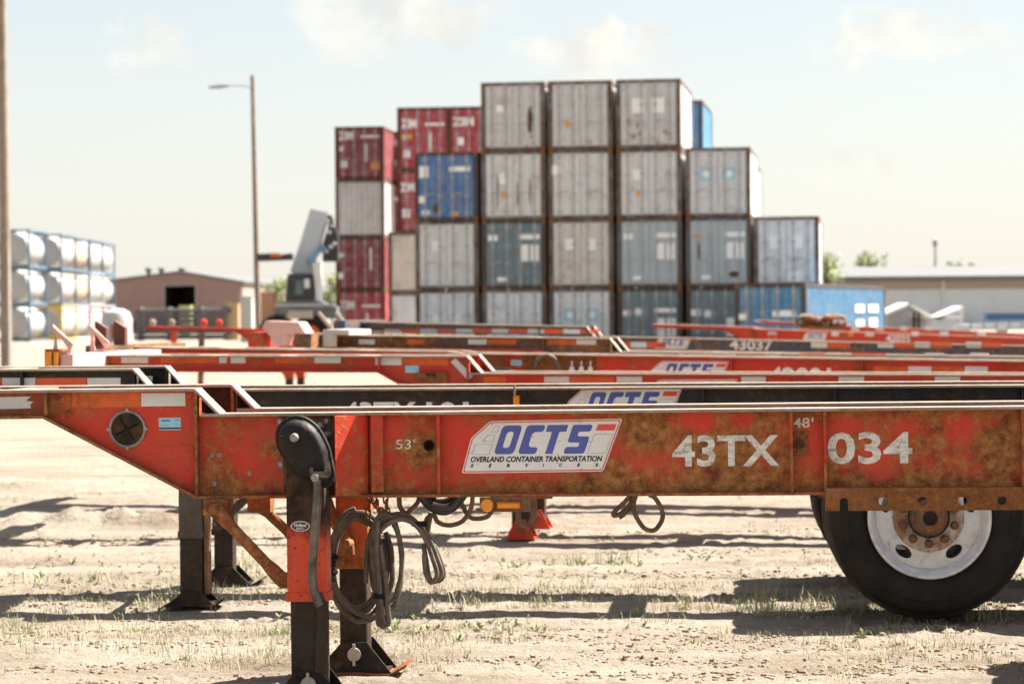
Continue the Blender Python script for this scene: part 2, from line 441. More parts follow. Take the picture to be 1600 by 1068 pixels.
M['dark_frame'] = rusty('black_paint_frame', (.010, .0095, .009), (.022, .019, .017), -.035, seed=12.0, speck=.35, rust=[(.3, (.025, .02, .016)), (.55, (.085, .055, .035)), (.8, (.16, .11, .07))])
M['red_frame'] = rusty('red_paint_frame', RED, RED2, -.05, seed=14.0, speck=.3)
M['brown_frame'] = rusty('brown_worn_frame', (.11, .075, .052), (.08, .055, .04), .0, seed=15.0)
M['blue_frame'] = rusty('slate_blue_frame', (.055, .085, .12), (.04, .055, .075), -.03, seed=16.0)
M['grey_leg'] = rusty('grey_leg_paint', (.10, .09, .08), (.06, .053, .047), .02, seed=17., scale=1.5, rust=[(.3, (.03, .022, .016)), (.6, (.14, .085, .045)), (.8, (.25, .17, .10))])

# ------------------------------------------------------------------ ground
def rut(x, y):
    h = noise.noise(Vector((x*.35, y*.9, 1.3)))*.030 + noise.noise(Vector((x*1.1, y*3.2, 5.1)))*.014 + noise.noise(Vector((x*3.5, y*6.0, 9.1)))*.007
    h += noise.noise(Vector((x*7.0, y*11.0, 2.1)))*.010 + max(0.0, noise.noise(Vector((x*1.6, y*5.0, 8.8)))-.08)*noise.noise(Vector((x*15.0, y*19.0, 4.4)))*.085
    h += .012*noise.noise(Vector((x*.12, y*4.6, 3.7)))
    # a low spoil ridge left by a grader
    if -4.6 < x < -2.0 and 18.6 < y < 20.4:
        t = max(0.0, 1-((x+3.3)/.95)**2)
        h += t*.15*math.exp(-((y-19.45-.1*x*.1)/.22)**2)*(.75+.7*noise.noise(Vector((x*5, y*5, .3)))+.35*noise.noise(Vector((x*13, y*13, 3.3))))
    return h
xs = sorted(set([round(-4.5+i*.03, 3) for i in range(271)] + [round(3.6+i*.12, 3) for i in range(1, 46)] + [round(-4.5-i*.12, 3) for i in range(1, 38)] + [s*9*1.22**k for k in range(1, 31) for s in (-1, 1)]))
ys = [-600, -200, -60, -20, -5, 2]
yv = 6.0
while yv < 1e4:
    ys.append(yv); yv += .028 if yv < 12 else (.042 if yv < 17 else (.09 if yv < 26 else (yv*.02 if yv < 60 else yv*.12)))
    if yv > 3500: break
gv = []; gf = []
for y in ys:
    for x in xs:
        near = 1.0 if (abs(x) < 9 and 6 <= y < 30) else (.5 if 6 <= y < 90 and abs(x) < 40 else 0.0)
        h = rut(x, y)*near if near else 0.0
        gv.append((x, y, h))
nx = len(xs)
for j in range(len(ys)-1):
    for i in range(nx-1):
        gf.append((j*nx+i, j*nx+i+1, (j+1)*nx+i+1, (j+1)*nx+i))
me = bpy.data.meshes.new("ground"); me.from_pydata(gv, [], gf)
for p in me.polygons: p.use_smooth = True
def ground_mat():
    m, nd, lk, b = new_mat('dry_sandy_ground')
    tc = nd.new('ShaderNodeTexCoord'); mp = nd.new('ShaderNodeMapping'); mp.inputs['Scale'].default_value = (.6, 1.4, 1); lk.new(tc.outputs['Object'], mp.inputs[0])
    n1 = noise_n(nd, lk, mp.outputs[0], 1.1, 8, .65); n2 = noise_n(nd, lk, tc.outputs['Object'], 11, 8, .7); n3 = noise_n(nd, lk, tc.outputs['Object'], 60, 5, .7)
    c1 = ramp(nd, [(.30, (.185, .146, .106)), (.5, (.28, .236, .186)), (.7, (.345, .30, .247))]); lk.new(n1.outputs[0], c1.inputs[0])
    c2 = ramp(nd, [(.28, g3(0)), (.40, g3(1))]); lk.new(n2.outputs[0], c2.inputs[0])
    col = mixc_n(nd, lk, c2.outputs[0], (.11, .066, .036), c1.outputs[0])
    mpt = nd.new('ShaderNodeMapping'); mpt.inputs['Scale'].default_value = (.35, 3.2, 1); lk.new(tc.outputs['Object'], mpt.inputs[0])
    nt_ = noise_n(nd, lk, mpt.outputs[0], 1.0, 7, .7); n8 = noise_n(nd, lk, tc.outputs['Object'], 22, 6, .75)
    tr = ramp(nd, [(.56, g3(0)), (.68, g3(1))]); lk.new(nt_.outputs[0], tr.inputs[0]); t8 = ramp(nd, [(.44, g3(1)), (.54, g3(0))]); lk.new(n8.outputs[0], t8.inputs[0])
    col = mixc_n(nd, lk, math_n(nd, lk, 'MULTIPLY', tr.outputs[0], t8.outputs[0]), col, (.085, .052, .028))
    c3 = ramp(nd, [(.3, (.72, .68, .62)), (.6, (1, 1, 1))]); lk.new(n3.outputs[0], c3.inputs[0])
    col = mixc_n(nd, lk, .8, col, c3.outputs[0], 'MULTIPLY')
    lk.new(col, b.inputs['Base Color']); b.inputs['Roughness'].default_value = .95; b.inputs['Specular IOR Level'].default_value = .15
    s = math_n(nd, lk, 'MULTIPLY_ADD', n3.outputs[0], .25); lk.new(n2.outputs[0], s.node.inputs[2])
    bump_n(nd, lk, b, s, 1.0, .05)
    return m
M['ground'] = ground_mat()
me.materials.append(M['ground'])
ground = link("ground", me); ground["kind"] = "structure"
# ------------------------------------------------------------------ the decal on the chassis beams
def zc(x, y):            # decal artwork coordinates -> metres (x right, z up), origin at its lower left
    return ((x-105)/5.333/361.0, (525-y)/5.333/361.0)
DW = zc(1437, 0)[0]
def letter(loops, x0, slant=.34):
    out = []
    for lp in loops: out.append([zc(x0 + u + (v)*slant, 372-v) for u, v in lp])
    return out
def rr(x0, y0, x1, y1, r): return rounded([(x0, y0), (x1, y0), (x1, y1), (x0, y1)], r)
H_ = 237
L_O = [rr(0, 0, 165, H_, 38), rounded([(55, 52), (112, 52), (112, H_-52), (55, H_-52)], 26)]
L_C = [rounded([(0, 0), (150, 0), (150, 56), (66, 56), (66, H_-56), (155, H_-56), (155, H_), (0, H_)], 34)]
L_T = [rounded([(62, 0), (122, 0), (122, H_-56), (178, H_-56), (178, H_), (8, H_), (8, H_-56), (62, H_-56)], 6)]
L_S = [rounded([(0, 0), (172, 0), (172, 142), (70, 142), (70, H_-56), (168, H_-56), (168, H_), (4, H_), (4, 92), (108, 92), (108, 56), (0, 56)], 22)]
def make_decal_meshes():
    corners = [Vector(zc(*p)) for p in ((105, 528), (185, 240), (345, 98), (1440, 88), (1275, 520))]
    def inset(d, r=.012):
        out = []; n = len(corners)
        for k in range(n):
            a, p, q = corners[k-1], corners[k], corners[(k+1) % n]
            t0 = (p-a).normalized(); t1 = (q-p).normalized()
            n0 = Vector((t0.y, -t0.x)); n1 = Vector((t1.y, -t1.x))       # inward (clockwise outline)
            bis = (n0+n1); out.append(p + bis*(d/(1+n0.dot(n1))))
        return rounded([tuple(v) for v in out], r)
    base = inset(0)
    d = {}
    d['base'] = curve_mesh([base], .0004, 'decal_sheet', M['white'])
    d['border'] = curve_mesh([inset(.0042, .010), inset(.0088, .008)], .0003, 'decal_border', M['decal_red'])
    d['word'] = curve_mesh(letter(L_O, 372) + letter(L_C, 572) + letter(L_T, 736) + letter(L_S, 948), .0003, 'decal_letters', M['decal_blue'])
    d['block'] = curve_mesh([[zc(*p) for p in ((1218, 184), (1240, 132), (1390, 132), (1372, 184))]], .0003, 'decal_block', M['decal_red'])
    d['panels'] = []
    for lp in (((355, 190), (390, 138), (425, 138), (408, 190)), ((272, 267), (330, 212), (388, 212), (372, 267)), ((190, 375), (222, 288), (366, 288), (336, 375)), ((1145, 370), (1205, 212), (1358, 212), (1300, 370))):
        a = [Vector(p) for p in lp]; cc = sum(a, Vector((0, 0)))/4
        d['panels'].append(curve_mesh([[zc(*p) for p in lp], [zc(*(p+(cc-p).normalized()*5)) for p in a]], .0003, 'decal_outline', M['decal_line']))
    return d
DEC = make_decal_meshes()
def decal(root, x, z, y, k=1.0):
    b = link('company_decal', DEC['base'], root); b.location = (x, y-.001, z); b.scale = (k, 1, k)
    b["label"] = "white decal with blue OCTS letters and red border"
    for key, nm in (('border', 'border'), ('word', 'lettering'), ('block', 'red_block')):
        o = link(nm, DEC[key], b); o.location = (0, -.0012, 0)
    for q in DEC['panels']:
        o = link('window_outline', q, b); o.location = (0, -.0012, 0)
    (x0, z0), (x1, z1) = zc(182, 437), zc(1272, 390)
    text('lettering', 'OVERLAND CONTAINER TRANSPORTATION', x0, x1, z0, z1, -.0012, M['decal_ink'], b, .03, .25)
    for ch, cx in zip('SERVICES', (193, 343, 492, 648, 783, 926, 1074, 1224)):
        (x0, z0), (x1, z1) = zc(cx-(7 if ch == 'I' else 14), 479), zc(cx+(7 if ch == 'I' else 14), 451)
        text('lettering', ch, x0, x1, z0, z1, -.0012, M['decal_ink'], b, .055, .3)
    return b
def tape(root, segs, z0, z1, y, t=.0011):
    """segs: (x0, x1, material key)"""
    for x0, x1, k in segs:
        MB().box(x0, x1, y-t, y, z0, z1).build('reflective_tape', M[k], root)

# ------------------------------------------------------------------ wheels
M['rim_stained'] = rusty('stained_rim_centre', (.60, .56, .50), (.40, .33, .26), -.01, seed=9.5, speck=.8, scale=2.2)
def wheel_meshes():
    w = {}
    t = MB(); r, rb, W = .545, .322, .285
    prof = [(rb, .03), (rb+.03, .006), (rb+.045, -.002), (rb+.05, -.008), (rb+.09, -.014), (rb+.105, -.014), (rb+.108, -.019), (r-.105, -.021), (r-.10, -.017), (r-.075, -.014), (r-.07, -.017), (r-.05, -.010), (r-.045, -.004), (r-.022, .012), (r-.006, .035), (r, .06), (r, W-.06), (r-.006, W-.035), (r-.022, W-.012), (r-.10, W+.018), (rb+.03, W-.006), (rb, W-.03)]
    t.lathe(prof, (0, 0, 0), 'y', 64, True)
    w['tyre'] = t.mesh('tyre', M['tire'], True, 30)
    w['tyre'].materials.append(simple('dusty_tread', (.075, .058, .042), .9, 0, .0, 9, c2=(.03, .025, .02), spec=.1))
    for pl_ in w['tyre'].polygons:
        if math.hypot(pl_.center.x, pl_.center.z) > r-.016: pl_.material_index = 1
    rm = MB()
    prof = [(.325, .012), (.328, .0), (.322, -.006), (.312, -.004), (.306, .010), (.300, .03), (.285, .045), (.276, .085), (.276, .22), (.300, .25), (.325, .268), (.325, .26), (.30, .24), (.282, .22), (.282, .085), (.292, .05), (.31, .035), (.318, .014)]
    rm.lathe(prof, (0, 0, 0), 'y', 64, True)
    w['rim'] = rm.mesh('rim', M['rim'], True, 35)
    holes = []
    for k in range(5):
        a = R(-90+36 + 72*k); c = Vector((math.cos(a), math.sin(a)))*.228; tt = Vector((-math.sin(a), math.cos(a)))
        holes.append([tuple(c + tt*(.050*math.cos(q)) + c.normalized()*(.030*math.sin(q))) for q in [2*math.pi*j/16 for j in range(16)]])
    w['disc'] = curve_mesh([circle(0, 0, .279, 48)] + holes, .006, 'disc', M['rim'])
    d = MB(); d.lathe([(.19, 0), (.188, -.012), (.172, -.018), (.10, -.018), (.10, 0)], (0, 0, 0), 'y', 40, True); w['plate'] = d.mesh('mounting_ring', M['rim_stained'], True, 30)
    h = MB(); h.lathe([(.100, .03), (.100, -.03), (.092, -.045), (.082, -.05), (.080, -.075), (.066, -.085), (.040, -.088), (.038, -.078), (.0, -.078)], (0, 0, 0), 'y', 32); w['hub'] = h.mesh('hub', M['hub'], True, 30)
    c = MB(); c.lathe([(.034, 0), (.034, -.012), (.026, -.018), (0, -.018)], (0, 0, 0), 'y', 24); w['cap'] = c.mesh('hub_cap', M['black'], True, 30)
    g = MB(); g.lathe([(.104, 0), (.112, 0), (.112, -.012), (.104, -.012)], (0, 0, 0), 'y', 32, True); w['ring'] = g.mesh('oil_ring', M['black'], True, 30)
    n = MB(); n.lathe([(.024, 0), (.024, -.016), (.018, -.022), (.017, -.034), (.013, -.038), (0, -.038)], (0, 0, 0), 'y', 10); w['nut'] = n.mesh('lug_nut', M['hub'], True, 30)
    dr = MB(); dr.lathe([(.21, 0), (.21, .2), (.05, .2), (.05, 0)], (0, 0, 0), 'y', 32); w['drum'] = dr.mesh('brake_drum', M['rust'], True, 30)
    return w
WH = wheel_meshes()
def wheel(root, x, y, z, detail=True, name='wheel'):
    """one wheel with its outer face at y (facing -y)"""
    t = link(name, WH['tyre'], root); t.location = (x, y, z)
    r = link('rim', WH['rim'], t)
    d = link('disc', WH['disc'], t); d.location = (0, .075, 0)
    if detail:
        p = link('mounting_ring', WH['plate'], t); p.location = (0, .068, 0)
        h = link('hub', WH['hub'], t); h.location = (0, .045, 0)
        c = link('hub_cap', WH['cap'], t); c.location = (0, -.03, 0)
        g = link('oil_ring', WH['ring'], t); g.location = (0, .05, 0)
        for k in range(10):
            a = R(18 + 36*k); n_ = link('lug_nut', WH['nut'], t); n_.location = (.143*math.cos(a), .052, .143*math.sin(a))
        b = link('brake_drum', WH['drum'], t); b.location = (0, .10, 0)
    return t
def axle(root, x, z, ynear, yfar, detail=True):
    wheel(root, x, ynear, z, detail); wheel(root, x, ynear+.335, z, False)
    w3 = wheel(root, x, yfar, z, False); w3.rotation_euler = (0, 0, math.pi)
    w4 = wheel(root, x, yfar-.335, z, False); w4.rotation_euler = (0, 0, math.pi)
    MB().cyl((x, ynear+.2, z), (x, yfar-.2, z), .065, n=16).build('axle', M['rust'], root, True)

# ------------------------------------------------------------------ landing legs
def foot(par, x, yc, zg, mat, w=.17, h=.145, dep=.10, pin=True, tilt=0.0, pad=True):
    m = MB(); s = w
    pts = [(x-s, zg+.022), (x+s*1.02, zg+.022), (x+s*.38, zg+h), (x-s*.30, zg+h), (x-s*.62, zg+h*.62)]
    for y in (yc-dep, yc+dep-.012): m.prism(pts, y, y+.012)
    m.box(x-s*.9, x+s*.9, yc-dep+.006, yc+dep-.006, zg+.0225, zg+.034)
    o = m.build('foot', mat, par)
    if pad:
        p = MB(); rows = [(x-s*1.08, zg+.012), (x-s*.5, zg+.014), (x, zg+.02), (x+s*.5, zg+.014), (x+s*.95, zg+.010), (x+s*1.15, zg+.028), (x+s*1.42, zg+.055)]
        prof = rows + [(a, b+.012) for a, b in reversed(rows)]
        p.prism(prof, yc-dep*1.15, yc+dep*1.15); p.build('foot_pad', M['rust'] if pin else mat, par)
    if pin:
        q = MB(); q.cyl((x+s*.05, yc-dep-.02, zg+h*.68), (x+s*.05, yc+dep+.02, zg+h*.68), .031, n=18)
        q.box(x+s*.05-.006, x+s*.05+.006, yc-dep-.024, yc-dep-.018, zg+h*.68-.05, zg+h*.68+.05)
        q.build('foot_pin', M['pin'] if pin == 2 else M['rust'], par, True)
    return o
def leg(root, x, y0, y1, w, ztop, zsplit, zg, mo, mi, mf, wi=None, pin=True, collar=True, fw=.17, fh=.145, pad=True):
    wi = wi or w*.86; yc = (y0+y1)/2; di = (y1-y0)*.43
    m = MB(); m.loft([[(x+a, yc+b, z) for a, b in rounded([(-w/2, y0-yc), (w/2, y0-yc), (w/2, y1-yc), (-w/2, y1-yc)], .014, 3)] for z in (zsplit, ztop)])
    if collar: m.loft([[(x+a, yc+b, z) for a, b in rounded([(-w/2-.006, y0-yc-.006), (w/2+.006, y0-yc-.006), (w/2+.006, y1-yc+.006), (-w/2-.006, y1-yc+.006)], .014, 3)] for z in (zsplit-.006, zsplit+.03)])
    o = m.build('landing_leg', mo, root, True, 50)
    i = MB(); i.loft([[(x+a, yc+b, z) for a, b in rounded([(-wi/2, -di), (wi/2, -di), (wi/2, di), (-wi/2, di)], .012, 3)] for z in (zg+.05, zsplit+.01)])
    i.build('inner_tube', mi, o, True, 50)
    foot(o, x, yc, zg, mf, fw, fh, (y1-y0)*.62, pin, pad=pad)
    return o
def brace(root, p0, p1, mat, w=.042, y=None):
    """flat-ended pipe brace with bolted ends"""
    p0, p1 = Vector(p0), Vector(p1); d = (p1-p0)
    path = [p0+d*t for t in (-.05, .02, .14, .24, .76, .86, .98, 1.05)]
    wid = [1.0, 1.08, 1.0, .80, .80, 1.0, 1.08, .95]; thk = [.25, .25, .4, .62, .62, .4, .25, .25]
    side = Vector((d.z, 0, -d.x)).normalized(); yv_ = d.normalized().cross(side)
    rings = []
    for p, a, b in zip(path, wid, thk):
        rings.append([p + side*(w*a*math.cos(q)) + yv_*(w*b*math.sin(q)) for q in [2*math.pi*k/14 for k in range(14)]])
    m = MB(); m.loft(rings); o = m.build('brace', mat, root, True, 60)
    for p in (p0, p1):
        bb = MB(); bb.lathe([(.024, -.012), (.024, -.026), (.016, -.03), (.016, -.04), (0, -.04)], p, 'y', 6); bb.build('bolt', mat, o)
    return o

# ------------------------------------------------------------------ container chassis
def chassis(label, fr, mat, goose=True, zt=None, W=.56, NL=2.9, LR=6.0, far_dx=.0, legs=True, leg_mat=None, foot_mat=None, tail=True, uprights=None, detail=1, nose_mat=None, top_mat=None, NB=.125, H=.365, gh=.11, leg_x=.37, stiff=(), edge_mat=None, far_mat=None, bolster_mat=None, loop_y=(-.80, .05), up_mat=None, fw_=.17, fh_=.145, pad=True, bolster=True):
    root = thing('container_chassis', label, 'trailer', fr.M, 'container chassis trailers parked side by side')
    zt = fr.zref if zt is None else zt
    zb = zt-H; zg = zt+gh; x0 = -.105 if goose else -NL
    nose_mat = nose_mat or mat; top_mat = top_mat or mat; edge = edge_mat or mat; mat0 = mat; bol = bolster_mat or nose_mat
    fw = .068
    for ys, dx in ((0.0, 0.0), (W, far_dx)):
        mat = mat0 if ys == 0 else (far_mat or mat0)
        m = MB()
        m.box(x0+dx, LR, ys-.005, ys+.005, zb+.012, zt-.012)
        m.build('beam_web', mat, root)
        MB().box(x0+.02+dx if goose else x0+dx, LR, ys-fw, ys+fw, zt-.012, zt).build('top_flange', top_mat, root)
        MB().box(x0+dx, LR, ys-fw, ys+fw, zb, zb+.012).build('bottom_flange', edge, root)
        if goose:
            g = MB(); g.prism([(-.77+dx, zg-NB), (-.112+dx, zb-.004), (-.112+dx, zg-.012), (-.77+dx, zg-.012)], ys-.012, ys-.002)
            g.build('gooseneck_web', mat, root)
            MB().box(-NL, -.77+dx, ys-.005, ys+.005, zg-NB+.012, zg-.012).build('nose_web', nose_mat, root)
            MB().box(-NL, -.112+dx, ys-fw, ys+fw, zg-.012, zg).build('nose_flange', top_mat, root)
            MB().box(-NL, -.775+dx, ys-fw, ys+fw, zg-NB, zg-NB+.012).build('nose_flange', nose_mat, root)
            MB().slab((-.77+dx, zg-NB+.010), (-.10+dx, zb+.008), .012, ys-fw, ys+fw).build('gooseneck_flange', edge, root)
            MB().slab((-.108+dx, zg), (.0+dx, zt+.001), .011, ys-fw, ys+fw).build('slope_flange', top_mat, root)
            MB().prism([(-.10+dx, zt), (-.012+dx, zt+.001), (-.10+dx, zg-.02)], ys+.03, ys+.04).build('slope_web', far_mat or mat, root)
            MB().box(-.112+dx, -.100+dx, ys-fw+.004, ys-.0125, zb+.014, zg-.013).build('stiffener', edge, root)
            MB().box(-.775+dx, -.762+dx, ys-fw+.01, ys-.0125, zg-NB+.014, zg-.013).build('stiffener', edge, root)
    mat = mat0
    for x in stiff: MB().box(x-.005, x+.005, -fw+.006, -.0055, zb+.0125, zt-.0125).build('stiffener', edge, root)
    x = .9
    while x < LR:
        MB().box(x, x+.07, .006, W-.006, zt-.30, zt-.10).build('cross_member', mat, root); x += 1.25
    if goose:
        for (a, b) in ((-NL, -NL+.35), (-2.25, -2.05), (-1.62, -1.5), (-1.0, -.86)):
            MB().box(a, b, fw+.002, W-fw-.002, zg-.018, zg-.004).build('nose_plate', top_mat, root)
        MB().box(-.22, -.15, .006, W-.006, zb+.09, zg-.06).build('cross_member', mat, root)
        # front bolster
        if bolster: MB().box(-NL-.16, -NL, -.84, W+.84, zg-.15, zg+.02).build('front_bolster', bol, root)
    else:
        MB().box(-NL-.16, -NL, -.84, W+.84, zt-.17, zt+.01).build('front_bolster', bol, root)
    zn = zg+.02 if goose else zt+.01
    if uprights == 'loop':
        for yy in loop_y:
            P = [(-NL-.15, zn+.19), (-NL-.03, zn+.06), (-NL-.04, zn+.005), (-NL-.14, zn+.005)]
            m = MB(); m.tube([(a, yy, b) for a, b in P], .015, 6, closed=True, flat=2.0); m.build('guide_loop', up_mat or mat, root)
    elif uprights == 'plate':
        for yy in (-.78, -.30):
            MB().prism([(-NL-.10, zn), (-NL+.0, zn), (-NL+.0, zn+.15), (-NL-.10, zn+.21)], yy-.008, yy+.06).build('guide_plate', up_mat or mat, root)
    if legs:
        lm = leg_mat or mat; fm = foot_mat or lm
        for y0, y1 in ((-.075-.15, -.075), (W+.075, W+.225)):
            leg(root, leg_x, y0, y1, .155, zt-.12, .45, fr.gz(leg_x), lm, M['tube_black'], fm, fw=fw_, fh=fh_, pad=pad)
            brace(root, (leg_x-.42, (y0+y1)/2, zb-.06), (leg_x-.06, (y0+y1)/2, .50), lm, .036)
        MB().box(leg_x-.05, leg_x+.05, .006, W-.006, zb+.05, zb+.15).build('cross_member', mat, root)
    if tail:
        xa = tail if tail is not True else LR-1.6
        for k in (0, 1.25):
            if xa+k < LR: axle(root, xa+k, .54+fr.gz(xa+k)*1.0, -.75, W+.75, detail > 1)
        MB().box(LR, LR+.16, -.84, W+.84, zt-.2, zt+.01).build('rear_bolster', mat, root)
        for yy in (0.0, W): MB().box(xa-.7, xa+2.0, yy-.04, yy+.04, zb-.26, zb-.003).build('suspension_frame', M['rust'], root)
    return root, zt, zb, zg
# ------------------------------------------------------------------ nearest chassis (rusty red)
f1 = Frame(350, 645, 1.24, -5.0, 1560, 634)
Lx = lambda px, y=0.0, py=700: f1.L(px, py, y)[0]
zt1 = f1.zref
def spot(px, py, rpx, amt):
    x, z = f1.L(px, py, 0); return (x, z, rpx/361.0, amt)
M['t1'] = rusty('rusted_red_beam_paint', (.61, .030, .013), (.51, .05, .020), -.058, seed=1.0, speck=.6, rust=[(.24, (.045, .020, .012)), (.36, (.15, .058, .021)), (.46, (.27, .105, .033)), (.56, (.38, .165, .052)), (.68, (.47, .245, .095)), (.84, (.56, .38, .20))],
    xstops=[(-3.2, .10), (-.79, .10), (-.74, .02), (-.6, -.03), (-.15, -.03), (.05, .03), (.22, -.01), (.62, -.01), (.72, .035), (1.5, .04), (2.0, .07), (2.3, .085), (2.7, .09), (3.5, .08), (4.6, .08)],
    zstops=[(.86, .18), (.91, .09), (.97, .02), (1.02, .0), (1.18, .0), (1.235, .045), (1.25, .07), (1.36, .0)],
    spots=[spot(335, 740, 40, .12), spot(425, 700, 26, .12), spot(660, 705, 34, .13), spot(1010, 672, 44, .16), spot(1075, 690, 30, .12), spot(1180, 668, 40, .10), spot(1120, 742, 90, .10), spot(970, 750, 60, .10), spot(900, 735, 50, .08),
           spot(1225, 720, 30, .10), spot(1330, 735, 60, .08), spot(1420, 730, 90, .08), spot(1560, 700, 50, .12),
           spot(720, 680, 24, -.12), spot(1090, 655, 30, -.14), spot(990, 715, 34, -.10), spot(1165, 655, 20, -.12), spot(1320, 665, 26, -.12), spot(1370, 725, 38, -.14), spot(1410, 672, 22, -.10), spot(1500, 670, 34, -.14), spot(1545, 660, 20, -.1), spot(700, 655, 26, -.08), spot(620, 670, 24, -.08)])
M['t1_leg'] = rusty('worn_red_leg_paint', (.66, .075, .022), (.58, .055, .022), -.06, seed=2.4, speck=.7, zstops=[(.50, .0), (.56, -.01), (.66, -.01), (.74, .08), (.82, .22), (1.3, .25)],
    rust=[(.25, (.018, .014, .011)), (.45, (.035, .022, .014)), (.6, (.085, .04, .018)), (.8, (.17, .10, .05))])
M['t1_plate'] = rusty('dark_mounting_plate', (.07, .05, .04), (.16, .10, .06), .0, seed=3.1, scale=1.5)
M['t1_nose'] = rusty('rusted_nose_beam', (.40, .06, .02), (.30, .08, .03), .05, seed=1.5)
M['t1_edge'] = rusty('rusted_flange_edge', (.50, .07, .03), (.42, .08, .035), .07, seed=1.8, scale=1.5)
M['t1_inner'] = rusty('shaded_inner_rust', (.10, .03, .018), (.06, .025, .016), .05, seed=1.9, rust=[(.3, (.015, .010, .008)), (.5, (.05, .024, .014)), (.7, (.13, .06, .028))])  # rusted inner faces, darkened further for the shade between the beams
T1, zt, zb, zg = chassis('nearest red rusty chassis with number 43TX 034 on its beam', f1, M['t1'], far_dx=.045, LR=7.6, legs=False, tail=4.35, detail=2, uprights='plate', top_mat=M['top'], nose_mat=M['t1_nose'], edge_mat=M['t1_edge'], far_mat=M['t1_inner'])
x313 = -.106
# conspicuity tape, caps and stickers on the gooseneck
def quad1(name, px0, px1, py0, py1, y, mat, par=None, t=.0011):
    (xa, za), (xb, zb_) = f1.L(px0, py1, y), f1.L(px1, py0, y)
    return MB().box(xa, xb, y-t, y, za, zb_).build(name, mat, par or T1)
plate('reflective_tape', [[f1.L(px, py, -.006) for px, py in ((-40, 640), (48, 637.5), (47, 632), (52, 627), (40, 626), (48, 619), (-40, 621))]], -.006, .0008, M['tape_white'], T1)
quad1('reflective_tape', 113, 220, 612.5, 636.5, -.0125, M['tape_orange']); quad1('reflective_tape', 220.5, 289, 613.5, 634.5, -.0125, M['tape_white'])
cx, cz = f1.L(199, 670, -.013)
rc = 1/361.0
cap = MB().lathe([(29.5*rc, 0), (29.5*rc, -.010), (27*rc, -.014), (25.5*rc, -.010), (25.5*rc, 0)], (cx, -.0125, cz), 'y', 40, True).build('round_cap', M['bolt'], T1, True)
MB().lathe([(25.4*rc, 0), (25.2*rc, -.006), (22*rc, -.009), (0, -.009)], (cx, -.0126, cz), 'y', 40).build('cap_insert', M['black'], cap, True)
for a in (57, -25, 0+57+180, 155):
    d = Vector((math.cos(R(a)), 0, -math.sin(R(a)))); p = Vector((cx, -.0235, cz))
    MB().tube([p+d*.004, p+d*.055], [.004, .006], 4, flat=.5).build('cap_rib', M['decal_ink'], cap)
for a in (0, 90, 180, 270):
    MB().lathe([(.008, 0), (.008, -.012), (0, -.013)], (cx+30*rc*math.cos(R(a)), -.0125, cz+30*rc*math.sin(R(a))), 'y', 8).build('cap_screw', M['bolt'], cap)
st = quad1('sticker', 248, 282, 652, 671.5, -.0125, M['sticker_blue'])
quad1('sticker_stripe', 248, 282, 667.5, 670, -.0138, M['decal_ink'], st, .0005)
for (a, b, c, d) in ((252, 265, 655.5, 658), (251.5, 263.5, 663.5, 665), (274, 276, 661, 663.2), (273.5, 280, 655, 656.2)):
    quad1('print_line', a, b, c, d, -.0138, M['decal_line'] if d > 663 else M['decal_blue'], st, .0005)
# welded patch outline
quad1('weld_patch', 252, 302, 696, 717, -.0125, M['t1'], None, .004)
# small fittings in the bay before the landing leg
for px, py in ((331, 711), (343, 711), (335, 755), (390, 739)):
    x, z = f1.L(px, py, -.006); MB().lathe([(.010, 0), (.010, -.007), (.004, -.008), (.004, 0)], (x, -.006, z), 'y', 10, True).build('weld_stud', M['bolt'], T1)
quad1('backing_plate', 405, 443, 648, 768, -.006, M['t1'], None, .008)
mp_ = quad1('mounting_plate', 443, 531, 651, 757, -.006, M['t1_plate'], None, .012)
for px, py in ((511, 657), (512, 679), (439, 658), (440, 725), (501, 664), (512, 735)):
    x, z = f1.L(px, py, -.02); MB().lathe([(.0165, .004), (.0165, -.006), (.012, -.008), (.012, -.022), (.009, -.026), (0, -.026)], (x, -.02, z), 'y', 12).build('bolt', M['bolt'], mp_)
# bent plate right of the leg, vertical channel and post
xa, xb = Lx(531), Lx(577)
MB().loft([[(xa, -.150, z), (xa+.004, -.152, z), (xa+.125, -.030, z), (xb, -.014, z), (xb, -.0055, z), (xa, -.0055, z)] for z in (zb+.0125, zt-.0125)]).build('bent_plate', M['t1'], T1)
quad1('channel', 583, 600, 643.5, 767, -.006, M['t1'], None, .050)
for px in (686, 1236, 1288.5, 1597):
    x = Lx(px, -.03); MB().box(x-.006, x+.006, -.062, -.0055, zb+.0125, zt-.0125).build('stiffener', M['t1'], T1)
# lettering
def word1(s, px0, px1, py0, py1, bold=.03, y=-.0056):
    (xa, za), (xb, zb_) = f1.L(px0, py1, y), f1.L(px1, py0, y); return text('lettering', s, xa, xb, za, zb_, y, M['paint_white'], T1, bold)
word1('53', 618, 642, 686, 701.5, .01); word1("'", 645.5, 648, 686, 691, .02); word1('43TX', 1050, 1217, 678.5, 729, .024); word1('034', 1293, 1425, 674, 725, .024); word1("48", 1239, 1265, 652, 668, .015); word1("'", 1267.5, 1271, 652, 659, .02)
x, z = f1.L(721, 738.5, -.006); decal(T1, x, z, -.0056, 1.0)
